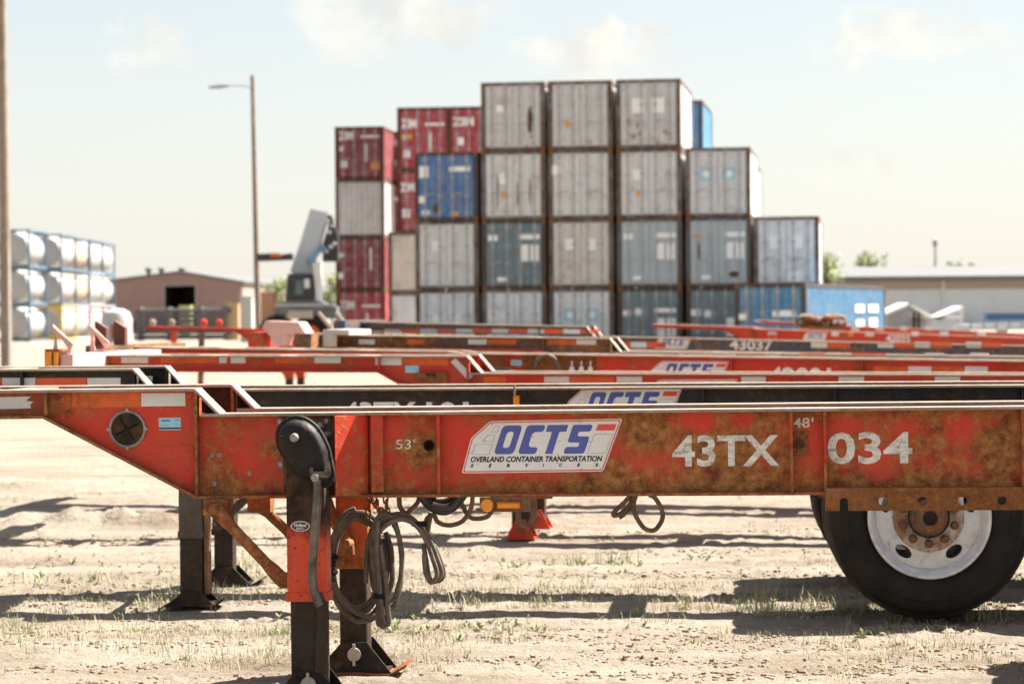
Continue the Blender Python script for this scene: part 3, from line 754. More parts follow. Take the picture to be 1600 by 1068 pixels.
# holes and their plates
for px, py in ((669.5, 695.5), (1248.5, 693)):
    if px > 1000:
        quad1('wear_plate', 1238.5, 1261.5, 673, 712, -.006, M['rust'], None, .006)
    x, z = f1.L(px, py, -.0125)
    rim_ = MB().lathe([(.024, 0), (.026, -.002), (.0225, -.004), (.0222, -.0005)], (x, -.0125 if px > 1000 else -.006, z), 'y', 24, True).build('pin_hole', M['t1_plate'], T1, True)
    MB().lathe([(.0222, 0), (.0, 0), (.0, .0004), (.0222, .0004)], (x, -.0135 if px > 1000 else -.007, z), 'y', 24).build('pin_hole_inside', M['decal_ink'] if px < 1000 else M['t1_plate'], rim_)
# slider rail with pin holes
yr = -.075
pts = [f1.L(px, py, yr) for px, py in ((1289, 797), (1311.5, 797), (1312, 781), (1314, 777.5), (1322, 777.5), (1324.5, 781), (1325, 797))]
xr = 6.9; zr0 = f1.L(1400, 797, yr)[1]; zr1 = f1.L(1400, 761.5, yr)[1]
outline = [(p[0], zr0 if k in (0, 1, 6) else p[1]) for k, p in enumerate(pts)] + [(xr, zr0), (xr, zr1), (pts[0][0], zr1)]
hs = [f1.L(px, 782.3, yr) for px in (1379.5, 1441, 1503.5, 1565.5)]
step = (hs[-1][0]-hs[0][0])/3
hs = [(hs[0][0]+step*k, hs[0][1]) for k in range(18)]
plate('slider_rail', [outline] + [circle(a, b, .0195, 16) for a, b in hs], yr, .006, M['rust'], T1)
MB().box(pts[0][0], xr, yr+.0065, .05, zr1-.013, zr1-.001).build('slider_flange', M['rust'], T1)
plate('slider_rail', [outline] + [circle(a, b, .0195, 16) for a, b in hs], .56+.075, .006, M['rust'], T1)

# near landing leg with gear case and crank
y0l, y1l = -.235, -.075
xl = (f1.L(447, 850, y0l)[0] + f1.L(508, 850, y0l)[0])/2; wl_ = f1.L(508, 850, y0l)[0]-f1.L(447, 850, y0l)[0]
zs = f1.L(478, 937, y0l)[1]
leg1 = leg(T1, xl, y0l, y1l, wl_, zt-.10, zs, f1.gz(xl), M['t1_leg'], M['tube_black'], M['black'], wi=wl_*.87, pin=2, fw=.16, fh=.16)
zz = [(330, 98), (400, 110), (470, 150), (530, 210), (590, 320), (620, 400), (650, 560), (655, 610), (640, 660), (600, 695), (540, 705), (470, 680), (400, 640), (330, 560), (250, 480), (190, 400), (165, 320), (160, 260), (175, 200), (215, 145), (270, 110)]
gp = smooth_path([f1.P(400+a/5.333, 630+b/5.333, -.26) for a, b in zz], 3, True)
gc = sum(gp, Vector())/len(gp)
def gring(k, y): return [Vector((gc.x+(p.x-gc.x)*k, y, gc.z+(p.z-gc.z)*k)) for p in gp]
case = MB().loft([gring(1.0, -.236), gring(1.0, -.262), gring(.985, -.266)]).build('gear_case', M['black'], T1, True, 50)
case["label"] = "black oval gear case on top of the landing leg"
MB().loft([gring(.90, -.264), gring(.87, -.285), gring(.80, -.302), gring(.66, -.312), gring(.40, -.315)]).build('case_cover', M['black'], case, True, 60)
for k in (2, 9, 16, 23, 30, 37, 44, 52, 59):
    p = gp[k % len(gp)]; q = gc+(p-gc)*.945
    MB().lathe([(.007, -.262), (.007, -.273), (0, -.274)], (q.x, 0, q.z), 'y', 8).build('bolt', M['black'], case)
x, z = f1.L(460.5, 683, -.31)
MB().lathe([(.0185, -.31), (.0185, -.338), (.014, -.343), (0, -.343)], (x, 0, z), 'y', 18).build('shaft_end', M['bolt'], case, True)
x, z = f1.L(478, 713, -.31); MB().lathe([(.05, -.305), (.048, -.317), (.03, -.318), (0, -.318)], (x, 0, z), 'y', 24).build('shaft_boss', M['black'], case, True)
# crank handle
yk = -.335
kp = [f1.P(px, py, yk) for px, py in ((495.5, 748), (496, 765), (494, 800), (489.5, 860), (487.5, 895), (488.5, 915), (494, 932), (500, 946))]
kp = smooth_path(kp, 4)
crank = MB().tube(kp, .0195, 12).build('crank_handle', M['steel_worn'], T1, True)
crank["label"] = "bare worn steel crank handle hanging down the leg"
k2 = smooth_path([f1.P(px, py, yk+.02) for px, py in ((494, 928), (502, 945), (504.5, 965), (503, 1010), (501, 1050))], 4)
MB().tube(k2, .0165, 8, flat=1.5).build('crank_arm', M['tube_black'], crank, True)
a, b = f1.P(485, 741, -.335), f1.P(512, 741, -.335)
MB().box(a.x, b.x, -.355, -.312, a.z-.012, a.z+.012).box(a.x, a.x+.012, -.355, -.312, a.z-.012, a.z+.03).box(b.x-.012, b.x, -.355, -.312, a.z-.004, a.z+.03).build('crank_yoke', M['steel_worn'], crank)
x, z = f1.L(492, 746, -.36); MB().lathe([(.017, -.352), (.017, -.372), (0, -.372)], (x, 0, z), 'y', 6).build('bolt', M['bolt'], crank)
# maker's oval on the leg
x, z = f1.L(469, 821.5, y0l); rx_, rz_ = 15/368, 8/368
ov = plate('maker_badge', [circle(x, z, rx_, 28, rz_)], y0l-.001, .0012, M['white'], leg1)
plate('badge_field', [circle(x, z, rx_*.9, 28, rz_*.84)], -.002, .0008, simple('badge_maroon', (.07, .02, .025), .5), ov)
text('lettering', 'Holland', x-rx_*.66, x+rx_*.68, z-rz_*.12, z+rz_*.55, -.0035, M['white'], ov, .03, .25)
text('lettering', 'MARK V', x-rx_*.42, x+rx_*.42, z-rz_*.62, z-rz_*.28, -.0035, M['white'], ov, .03)
# brackets and braces
a = f1.P(317, 782, -.12); b = f1.P(356, 812, -.12)
MB().box(a.x, b.x, -.12, -.02, b.z+.02, zb-.001).build('brace_bracket', M['t1'], T1)
brace(T1, f1.P(335, 795, -.135), f1.P(440, 905, -.135), M['t1_edge'], .031)
MB().box(xl-wl_/2-.045, xl-wl_/2-.001, -.165, -.15, f1.L(440, 918, -.15)[1], f1.L(440, 893, -.15)[1]).build('brace_lug', M['t1_edge'], T1)
a = f1.P(386, 776, .2); b = f1.P(422, 800, .2)
MB().box(a.x, b.x, .2, .30, b.z, zb-.001).build('brace_bracket', M['rust'], T1)
brace(T1, f1.P(404, 788, .30), f1.P(462, 842, .30), M['rust'], .028)
# far landing leg
y0f, y1f = .635, .80
xf = (f1.L(524, 880, y0f)[0]+f1.L(576, 880, y0f)[0])/2
M['t1_farleg'] = rusty('worn_orange_leg_paint', (.62, .11, .02), (.55, .07, .02), -.02, seed=7.7, zstops=[(.5, .1), (.58, .03), (.8, -.03), (1.2, -.03)])
legf = leg(T1, xf, y0f, y1f, .152, zt-.10, f1.L(550, 886, y0f)[1], f1.gz(xf), M['t1_farleg'], M['tube_black'], M['black'], wi=.128, pin=2, fw=.175, fh=.165)
ob = smooth_path([f1.P(px, py, .60) for px, py in ((508, 776), (518, 805), (533, 832), (543, 850), (545, 866))], 4)
MB().tube(ob, .028, 8, flat=.6).build('brace', M['rust'], T1, True)
a = f1.P(538, 876, .60); MB().lathe([(.022, 0), (.022, -.035), (.012, -.04), (.012, -.05), (0, -.05)], a, 'x', 12).build('leg_lug', M['rust'], T1, True)
MB().cyl((xl, -.08, .62), (xf, .66, .62), .02).build('cross_shaft', M['rust'], T1, True)
# clearance lights under the beam
yl = -.075
a, b = f1.P(749, 773, yl), f1.P(829, 799, yl)
lb = MB().box(a.x, b.x, yl, yl+.006, b.z, zb-.001).build('light_bracket', M['t1_plate'], T1)
a, b = f1.P(829, 772, yl), f1.P(862, 779, yl); MB().box(a.x, b.x, yl+.01, yl+.05, b.z, zb-.001).build('light_bracket', M['rust'], T1)
x, z = f1.L(761, 788.5, yl); MB().lathe([(.0285, 0), (.0285, -.014), (.024, -.024), (.012, -.029), (0, -.03)], (x, yl, z), 'y', 24).build('round_marker_light', M['amber'], lb, True)
a, b = f1.P(774, 796.5, yl), f1.P(815, 781.5, yl)
MB().box(a.x, b.x, yl-.008, yl, a.z, b.z).build('light_base', M['rust'], lb)
MB().loft([[(a.x+.006, yl-.008, a.z+.006), (b.x-.006, yl-.008, a.z+.006), (b.x-.006, yl-.008, b.z-.006), (a.x+.006, yl-.008, b.z-.006)], [(a.x+.012, yl-.028, a.z+.012), (b.x-.012, yl-.028, a.z+.012), (b.x-.012, yl-.028, b.z-.012), (a.x+.012, yl-.028, b.z-.012)]]).build('marker_light', M['amber'], lb)

# hanging air hoses
def w1(px, py, y): return f1.M @ f1.P(px, py, y)
def hose_thing(name, label, strands, r=.0115, mat='hose', ties=()):
    o = thing(name, label, 'hose', Matrix.Translation(w1(strands[0][0][0][0], strands[0][0][0][1], strands[0][1])), 'air hoses hanging under the nearest chassis')
    inv = o.matrix_world.inverted()
    for pts, y in strands:
        path = smooth_path([inv @ w1(p[0]+random.uniform(-1.6, 1.6), p[1]+random.uniform(-1.6, 1.6), y+(p[2] if len(p) > 2 else 0)+random.uniform(-.006, .006)) for p in pts], 6)
        MB().tube(path, r, 8).build('hose', M[mat], o, True)
    for px, py, y in ties:
        p = inv @ w1(px, py, y); MB().lathe([(.034, -.01), (.036, 0), (.034, .01)], p, 'z', 12).build('cable_tie', M['decal_ink'], o)
    return o
def ell(cx, cy, rx, ry, a0, a1, n=14, tw=.0):
    return [(cx+rx*math.cos(R(a0+(a1-a0)*k/n)), cy-ry*math.sin(R(a0+(a1-a0)*k/n)), tw*k/n) for k in range(n+1)]
hose_thing('hose_coil', 'large round coil of dusty brown air hose beside the landing leg',
    [[ell(561, 887, 45, 80, 40, 395, 20, .02), .10], [ell(559, 884, 40, 74, 70, 425, 20, -.03), .13], [ell(565, 882, 52, 88, 100, 300, 14, .02), .07], [ell(563, 885, 49, 84, 50, 400, 20, .03), .085], [ell(557, 880, 37, 69, 60, 415, 18, -.02), .12],
     [[(512, 770, 0), (507, 810), (514, 850), (517, 890)], .08], [[(520, 850), (516, 890), (522, 915), (540, 945), (572, 963), (592, 962)], .06]], r=.0118, ties=((515, 893, .075), (517, 870, .075)))
hc = [o for o in COL.objects if o.get('label', '').startswith('large round coil')][0]
for py_ in (868, 880, 892, 903):
    q_ = hc.matrix_world.inverted() @ w1(515, py_, .07); MB().lathe([(.026, -.013), (.030, -.012), (.030, .012), (.026, .013)], q_, 'z', 12).build('hose_coupling', M['black'], hc, True)
hose_thing('hose_coil', 'tall narrow hose coil with tied strands, hung from the chain',
    [[ell(606, 880, 22, 72, 120, 440, 18, .03), .02], [ell(603, 876, 25, 66, 150, 420, 16, -.02), .05], [ell(600, 884, 29, 80, 20, 200, 12, .02), -.01],
     [[(586, 822), (584, 860), (588, 910), (592, 950), (595, 976), (600, 978), (602, 950), (598, 900), (594, 850)], -.03],
     [[(590, 812), (589, 860), (594, 915), (598, 955), (602, 974), (607, 970), (606, 940), (600, 890)], -.045], [[(580, 830), (582, 880), (589, 930), (591, 968), (595, 972), (597, 940)], -.02]], r=.0108, ties=((594, 930, -.03),))
hose_thing('hose_bundle', 'bundle of hose strands arching right and ending in a hanging loop',
    [[[(583, 850), (586, 826), (602, 811), (625, 807), (648, 815), (668, 840), (682, 868), (688, 895), (681, 908), (672, 902), (664, 875), (661, 850)], 0.0],
     [[(586, 860), (592, 830), (610, 815), (630, 811), (650, 822), (664, 845), (676, 872), (681, 898), (674, 909), (666, 895), (661, 865)], -.02],
     [[(596, 815), (618, 804), (640, 808), (662, 828), (680, 858), (692, 890), (692, 903), (684, 908)], .02]], r=.0108, ties=((655, 818, 0),))
hose_thing('slack_hose', 'single slack hose looping below the beam beside the chains', [[[(576, 771), (588, 790), (604, 801), (622, 806)], .22], [[(622, 772), (626, 790), (632, 800), (642, 797), (652, 784), (655, 771)], .30]], r=.0115)
hose_thing('cable_coil', 'thick black cable coil tucked under the beam', [[[(655, 770), (663, 786), (678, 797), (698, 799), (715, 790), (727, 771)], .10], [[(660, 770), (672, 785), (690, 792), (708, 786), (720, 770)], .08], [[(664, 772), (680, 781), (700, 783), (716, 772)], .12]], r=.0150, mat='hose_black')
hose_thing('slack_hose', 'slack hose drooping in two loops right of the black cable coil', [[[(672, 800), (665, 840), (667, 812), (682, 800)], .25], [[(677, 795), (682, 812), (700, 821), (722, 816), (735, 795), (738, 771)], .32], [[(716, 771), (722, 792), (735, 808), (752, 811), (765, 802), (771, 785)], .40]], r=.0105)
hose_thing('slack_hose', 'short hose loop hanging behind the amber marker lights', [[[(808, 795), (812, 812), (822, 822), (830, 812), (834, 790), (834, 771)], .35]], r=.0125)
hose_thing('slack_hose', 'teardrop loop of hose hanging alone under the mid beam', [[[(993, 772), (990, 795), (996, 812), (1008, 826), (1022, 826), (1033, 812), (1033, 793), (1024, 779), (1014, 771)], .35], [[(992, 771), (982, 788), (970, 802), (961, 806), (960, 801), (974, 786), (986, 770)], .38], [[(996, 771), (986, 790), (974, 803), (966, 807)], .40]], r=.0105)
def chain(label, px, n, y, lean=0.0):
    o = thing('chain', label, 'chain', Matrix.Translation(w1(px, 771, y)), 'chains holding the hose coils')
    for k in range(n):
        zc_ = -.016-k*.034; ang = 0 if k % 2 == 0 else 1
        pts = [Vector((.010*math.cos(q), 0, .020*math.sin(q)+(.006 if math.sin(q) > 0 else -.006))) for q in [2*math.pi*j/12 for j in range(12)]]
        if ang: pts = [Vector((p.x*.35, p.x*.94, p.z)) for p in pts]
        MB().tube([p+Vector((lean*k*.034, 0, zc_)) for p in pts], .0042, 6, closed=True).build('link', M['rust'], o, True)
chain('rusty chain left of the two that hold the hose coils', 577, 3, .03, -.1); chain('rusty chain leaning right above the round hose coil', 584, 3, .06, .45); chain('rusty chain holding the arched hose bundle', 602, 3, .0, .12)
# ------------------------------------------------------------------ second chassis (black)
def tape_px(root, fr, segs, py0, py1, y=-.0065):
    for px0, px1, k in segs:
        (xa, za), (xb, zb_) = fr.L(px0, (py0+py1)/2, y), fr.L(px1, (py0+py1)/2, y)
        h = abs(fr.L(px0, py0, y)[1]-fr.L(px0, py1, y)[1])/2; zm = fr.L((px0+px1)/2, (py0+py1)/2, y)[1]
        MB().box(xa, xb, y-.0011, y, zm-h, zm+h).build('reflective_tape', M[k], root)
def word_px(root, fr, s, px0, px1, py0, py1, y=-.0056, bold=.03, mat='white'):
    (xa, za), (xb, zb_) = fr.L(px0, py1, y), fr.L(px1, py0, y); text('lettering', s, xa, xb, za, zb_, y, M[mat], root, bold)
W_, O_, RD = 'tape_white', 'tape_orange', 'tape_red'
f2 = Frame(241, 608, 1.24, -4.6, 1600, 600.5)
xw = f2.L(1452, 808, -.75)[0]
T2, zt, zb, zg = chassis('black chassis with white numbers right behind the nearest red one', f2, M['dark_frame'], W=.70, LR=xw+2.6, legs=False, tail=False, gh=.122, top_mat=M['top'], detail=2, far_dx=.03,
    stiff=[f2.L(px, 615, 0)[0] for px in (1098, 1303, 1595)])
tape_px(T2, f2, ((-70, 2, RD), (3, 32, W_)), 590, 603)
tape_px(T2, f2, ((32, 55, W_), (56, 135, RD), (136, 188, W_)), 590, 603, -.0135)
word_px(T2, f2, '43TX', 535, 650, 627, 664); word_px(T2, f2, '101', 666, 732, 627, 664)
x, z = f2.L(876, 668, 0); decal(T2, x, z, -.0056)
a, b = f2.P(802, 640, -.07), f2.P(811, 618, -.07); MB().box(a.x, b.x, -.085, -.006, a.z, b.z).build('marker_light', M['amber'], T2)
a = f2.P(804, 606, -.07); MB().box(a.x-.006, a.x+.006, -.088, -.075, a.z-.05, a.z+.02).build('light_bracket', M['top'], T2)
for k in (0, 1.28): axle(T2, xw+k, .558+f2.gz(xw+k), -.75, .70+.75, k == 0)
for yy in (0.0, .70): MB().box(xw-.6, xw+2.0, yy-.04, yy+.04, zb-.26, zb-.003).build('suspension_frame', M['tube_black'], T2)
x2 = f2.L(301, 880, -.15)[0]
leg(T2, x2, -.215, -.075, .137, zt-.1, f2.L(300, 838, -.2)[1], f2.gz(x2)+.0, M['grey_leg'], M['tube_black'], M['black'], fw=.14, fh=.10, wi=.13, pin=False)
x3 = f2.L(352, 860, .85)[0]
leg(T2, x3, .775, .915, .137, zt-.1, f2.L(350, 832, .85)[1], f2.gz(x3), M['tube_black'], M['tube_black'], M['black'], fw=.17, fh=.13, pin=False)
brace(T2, f2.P(392, 770, .72), f2.P(338, 822, .72), M['grey_leg'], .034)
MB().cyl((x2, -.1, .62), (x3, .8, .62), .022).build('cross_shaft', M['tube_black'], T2, True)
MB().box(x2+.075, x2+.095, -.19, -.09, .08, zt-.3).build('crank_bar', M['t1_plate'], T2)

# ------------------------------------------------------------------ chassis farther back
f3 = Frame(752, 582, 1.228, -8, 1600, 584.5)
T3, zt, zb, zg = chassis('red gooseneck chassis with open triangular guide loops on its nose', f3, M['red_frame'], LR=7.5, leg_x=f3.L(815, 800, -.15)[0], gh=.125, top_mat=M['top'], uprights='loop', NL=2.85, fw_=.11, fh_=.17, pad=False, bolster_mat=M['pink'], up_mat=M['pink'], stiff=[f3.L(px, 590, 0)[0] for px in (1240,)])
tape_px(T3, f3, ((127, 187, O_), (189, 231, W_), (250, 340, O_), (360, 383, W_), (342, 354, W_), (430, 489, O_), (491, 532, W_)), 556, 567)
tape_px(T3, f3, ((586, 627, W_), (628, 700, O_)), 557, 570, -.0135)
plate('reflective_tape', [[f3.L(px, py, -.014) for px, py in ((704, 565), (711, 559), (739, 587), (731, 594))]], -.014, .0007, M[W_], T3)
tape_px(T3, f3, ((633, 654, 'sticker_blue'),), 571, 582, -.0135)
a, b = f3.P(650, 597, -.014), f3.P(700, 582, -.014); MB().box(a.x, b.x, -.05, -.0125, a.z, b.z).build('latch', M['rust'], T3); MB().box(a.x+.08, b.x-.09, -.06, -.0505, b.z-.03, b.z-.005).build('latch_handle', M['black'], T3)
tape_px(T3, f3, ((755, 790, O_), (850, 889, W_), (890, 960, RD), (963, 1003, W_), (1158, 1196, W_), (1310, 1350, W_), (1460, 1500, W_)), 588, 597)
x, z = f3.L(1003, 640, 0); decal(T3, x, z, -.0056)
a = f3.P(80, 572, -.8); b = f3.P(95, 545, -.8)
lb = MB().box(a.x-.03, b.x+.01, -.86, -.60, a.z, b.z).build('light_box', M['rust'], T3)
for q in (-.79, -.67): MB().box(b.x-.03 if q > -.7 else a.x-.02, b.x if q > -.7 else a.x+.025, -.875, -.8605, a.z+.005, b.z-.02).build('marker_light', M['amber'], lb)

f4 = Frame(718, 551, None, -10, 1500, 562, D=20.6)
T4, zt, zb, zg = chassis('red straight chassis numbered 42001 with brown guide plates on its nose', f4, M['red_frame'], gh=.012, LR=8.5, legs=True, leg_mat=M['dark_frame'], top_mat=M['top'], uprights='plate', up_mat=simple('dark_brown_plate', (.14, .035, .022), .6), bolster_mat=M['brown_frame'], stiff=[f4.L(px, 565, 0)[0] for px in (793, 1143, 1346, 1563)])
x, z = f4.L(1139, 565, 0); decal(T4, x-DW, z-.222, -.0056)
word_px(T4, f4, '42001', 1200, 1298, 574, 601)
tape_px(T4, f4, ((1365, 1418, O_), (1419, 1455, W_), (1456, 1505, O_), (1507, 1543, W_)), 572, 584)
tape_px(T4, f4, ((797, 815, 'sticker_blue'),), 562, 571)
for a_, b_ in ((755, 792), (815, 932)): tape_px(T4, f4, ((a_, b_, 'rust'),), 555, 600, -.0062)
hp = smooth_path([f4.P(px, py, -.08) for px, py in ((836, 580), (838, 563), (850, 556), (864, 559), (872, 572), (876, 590))], 5)
MB().tube(hp, .018, 8).build('air_hose', M['hose'], T4, True)
for px in (893, 908, 922):
    a = f4.P(px, 586, -.05); MB().lathe([(.02, 0), (.024, .03), (.02, .07), (.006, .075), (.006, .12)], a, 'z', 10).build('valve', M['white'], T4, True)

f9 = Frame(830, 545, None, -10, 1500, 556, D=27.0)
T9, zt, zb, zg = chassis('red chassis whose rounded pale pink nose rises beside the amber lamp', f9, M['red_frame'], LR=8.0, legs=True, gh=.13, top_mat=M['top'])
P = [f9.L(px, py, -.80) for px, py in ((424, 540), (424, 527), (409, 512), (414, 501), (466, 503), (478, 521), (446, 523), (442, 540))]
MB().prism(P, -.80, -.45).build('nose_hood', M['pink'], T9)
a, b = f9.P(492, 541, -.82), f9.P(503, 523, -.82); MB().box(a.x, b.x, -.84, -.8, a.z, b.z).build('marker_light', M['amber'], T9)

f5 = Frame(967, 549, None, -10, 1600, 557, D=23.6)
T5, zt, zb, zg = chassis('brown worn gooseneck chassis with a pale square nose end', f5, M['brown_frame'], LR=7.0, leg_mat=M['dark_frame'], gh=.13, top_mat=M['top'])
tape_px(T5, f5, ((560, 585, W_), (636, 662, O_), (731, 760, W_), (762, 806, O_)), 530, 538, -.0068)
tape_px(T5, f5, ((855, 899, O_), (900, 931, W_)), 530, 538, -.0135)
tape_px(T5, f5, ((1060, 1150, W_), (1195, 1220, W_), (1250, 1290, RD), (1330, 1385, RD), (1445, 1475, W_), (1515, 1545, W_)), 551, 556)
a, b = f5.P(505, 541, -.5), f5.P(546, 515, -.5)
MB().box(a.x, b.x, -.52, .4, b.z-.05, b.z).box(a.x, a.x+.11, -.52, -.40, a.z, b.z-.05).build('nose_block', simple('pale_nose_paint', (.55, .5, .42), .6), T5)

f6 = Frame(925, 525, None, -12, 1600, 540, D=33.0)
T6, zt, zb, zg = chassis('slate blue chassis numbered 43037 with slanted bars at its nose', f6, M['blue_frame'], NL=3.3, LR=9.0, legs=True, gh=.13, top_mat=M['top'])
segs = []; p = 600
while p < 905: segs += [(p, p+26, W_), (p+27, p+55, RD)]; p += 56
tape_px(T6, f6, segs, 514, 521, -.0135)
x, z = f6.L(1080, 527, 0); decal(T6, x-DW*.72, z-.16, -.0056, .72)
word_px(T6, f6, '43037', 1140, 1207, 531, 546)
tape_px(T6, f6, ((960, 985, RD), (985, 1010, W_), (1011, 1040, RD), (1267, 1292, W_), (1293, 1328, RD), (1371, 1396, W_), (1397, 1428, RD), (1429, 1453, W_), (1454, 1487, RD), (1509, 1533, W_), (1534, 1565, RD)), 534, 543)
for px in (497, 524):
    a, b = f6.P(px, 488, -.3), f6.P(px+20, 512, -.3)
    MB().tube([a, b, b+Vector((0, 0, -.08))], .03, 6).build('guide_bar', M['top'], T6)

f7 = Frame(1180, 513, None, -12, 1600, 527, D=55.0)
T7, zt, zb, zg = chassis('far red chassis with white tape blocks and number 42025', f7, M['red_frame'], NL=2.4, top_mat=M['pink'], bolster=False, LR=9.5, legs=True, gh=.03, NB=.09)
x, z = f7.L(1293, 519, 0); decal(T7, x-DW*.80, z-.19, -.0056, .80)
word_px(T7, f7, '42025', 1384, 1422, 523, 534)
tape_px(T7, f7, ((1200, 1213, W_), (1299, 1310, W_), (1325, 1333, 'amber'), (1352, 1365, W_), (1424, 1435, W_), (1468, 1481, W_), (1527, 1540, W_)), 518, 525)
f8 = Frame(1290, 507, None, -14, 1600, 521, D=72.0)
T8, zt, zb, zg = chassis('farthest red chassis on the right, striped with white tape', f8, M['red_frame'], NL=2.0, top_mat=M['pink'], bolster=False, LR=9.5, legs=True, gh=.03, NB=.09)
tape_px(T8, f8, [(1330+k*38, 1342+k*38, W_) for k in range(7)], 510, 516)
f10 = Frame(425, 522, None, -10, 800, 530, D=47.0)
T10, zt, zb, zg = chassis('distant red chassis standing in front of the brown barn', f10, M['red_frame'], NL=2.6, LR=8.0, legs=True, gh=.10, bolster=False, NB=.06)
for px in (272, 315):
    a = f10.P(px, 513, -.05); MB().box(a.x-.05, a.x+.05, -.10, .0, f10.gz(a.x), a.z-.04).build('stand_post', M['red_frame'] if px < 300 else M['brown_frame'], T10)
for px in (238, 268, 318, 342): 
    a = f10.P(px, 509, -.1); MB().lathe([(.05, 0), (.07, .05), (.06, .11), (.02, .13)], a, 'z', 10).build('twist_lock', M['top'] if px in (238, 268) else M['red_frame'], T10, True)

# ------------------------------------------------------------------ shipping containers
CW = 2.438
M['box'] = rusty('container_paint', (.5, .5, .5), (.40, .38, .35), -.115, seed=30., scale=.5, speck=.25, rough=.5, objcol=True)
M['box_frame'] = rusty('container_frame_paint', (.5, .5, .5), (.14, .11, .085), .03, seed=33., scale=.6, speck=.4, objcol=True, rust=[(.3, (.03, .02, .014)), (.5, (.10, .05, .025)), (.7, (.24, .12, .05))])
M['casting'] = rusty('dark_corner_casting', (.03, .024, .02), (.07, .045, .03), .02, seed=35.)
M['rod'] = simple('galvanised_rod', (.42, .41, .40), .5, .3, .3, 3)
def corr(x0, x1, z0, z1, y, depth, pitch, flip=1):
    """vertical corrugation in the xz plane at y"""
    m = MB(); n = max(1, int((x1-x0)/pitch)); p = (x1-x0)/n; pts = []
    for k in range(n):
        a = x0+k*p; pts += [(a, 0), (a+p*.3, 0), (a+p*.5, depth), (a+p*.8, depth)]
    pts.append((x1, 0)); i = 0
    m.v = [Vector((a, y+flip*d, z)) for z in (z0, z1) for a, d in pts]; q = len(pts)
    m.f = [(k, k+1, q+k+1, q+k) for k in range(q-1)]
    return m
CM = {}
def cmesh(h, L):
    if (h, L) in CM: return CM[(h, L)]
    w = CW/2; d = {}
    fr = MB()
    for x in (-w, w-.16):
        for y in (0, L-.16): fr.box(x, x+.16, y, y+.16, .12, h-.12)
    for z in (.0, h-.12):
        fr.box(-w+.16, w-.16, .012, .11, z, z+.12); fr.box(-w+.16, w-.16, L-.11, L-.012, z, z+.12)
        for x in (-w+.01, w-.11): fr.box(x, x+.1, .16, L-.16, z, z+.12)
    d['frame'] = fr.mesh('frame', M['box_frame'])
    d['casting'] = MB().box(0, .18, 0, .17, 0, .12).mesh('corner_casting', M['casting'])
    s = corr(.16, L-.16, .12, h-.12, 0, .036, .28)
    for v in s.v: v.x, v.y = v.y, v.x
    d['side'] = s.mesh('side_wall', M['box'])
    d['roof'] = MB().box(-w+.05, w-.05, .1, L-.1, h-.05, h-.02).mesh('roof', M['box'])
    d['floor'] = MB().box(-w+.05, w-.05, .1, L-.1, .06, .12).mesh('floor', M['casting'])
    dm = MB(); dw = w-.175
    zz_ = [.13, .13+.08]
    dm.box(0, dw, 0, .04, .13, h-.13)
    for z0, z1 in ((.22, .70), (.78, 1.25), (1.33, 1.80), (1.88, h-.22)):
        dm.box(.05, dw*.36, -.03, .0, z0, z1); dm.box(dw*.42, dw*.60, -.03, .0, z0, z1); dm.box(dw*.66, dw-.05, -.03, .0, z0, z1)
    d['door'] = dm.mesh('door', M['box'])
    r = MB(); r.cyl((0, -.05, .06), (0, -.05, h-.06), .026, n=8)
    for z in (.25, .9, 1.6, h-.3): r.box(-.07, .07, -.075, -.004, z, z+.08)
    d['rod'] = r.mesh('lock_rod', M['rod'])
    hd = MB().box(0, .30, -.06, -.03, 1.0, 1.04).mesh('door_handle', M['rod']); d['handle'] = hd
    d['end'] = corr(-w+.16, w-.16, .12, h-.12, .03, .04, .26).mesh('end_wall', M['box'])
    CM[(h, L)] = d
    return d
STAR = []
for k in range(14):
    a = math.pi/2+k*math.pi/7; r = .20 if k % 2 == 0 else .10; STAR.append((r*math.cos(a), r*math.sin(a)))
M['logo_blue'] = simple('pale_logo_blue', (.30, .55, .66), .5)
M['print_white'] = simple('white_print', (.80, .79, .76), .5, var=.1)
M['print_orange'] = simple('orange_placard', (.75, .32, .03), .5)
M['print_dark'] = simple('dark_stain', (.035, .022, .015), .8, var=.5, c2=(.12, .06, .03))
M['print_rust'] = simple('rust_stain', (.28, .14, .06), .8, c2=(.36, .26, .17), scale=3)
STAR_ME = curve_mesh([STAR], .002, 'star', M['print_white'])
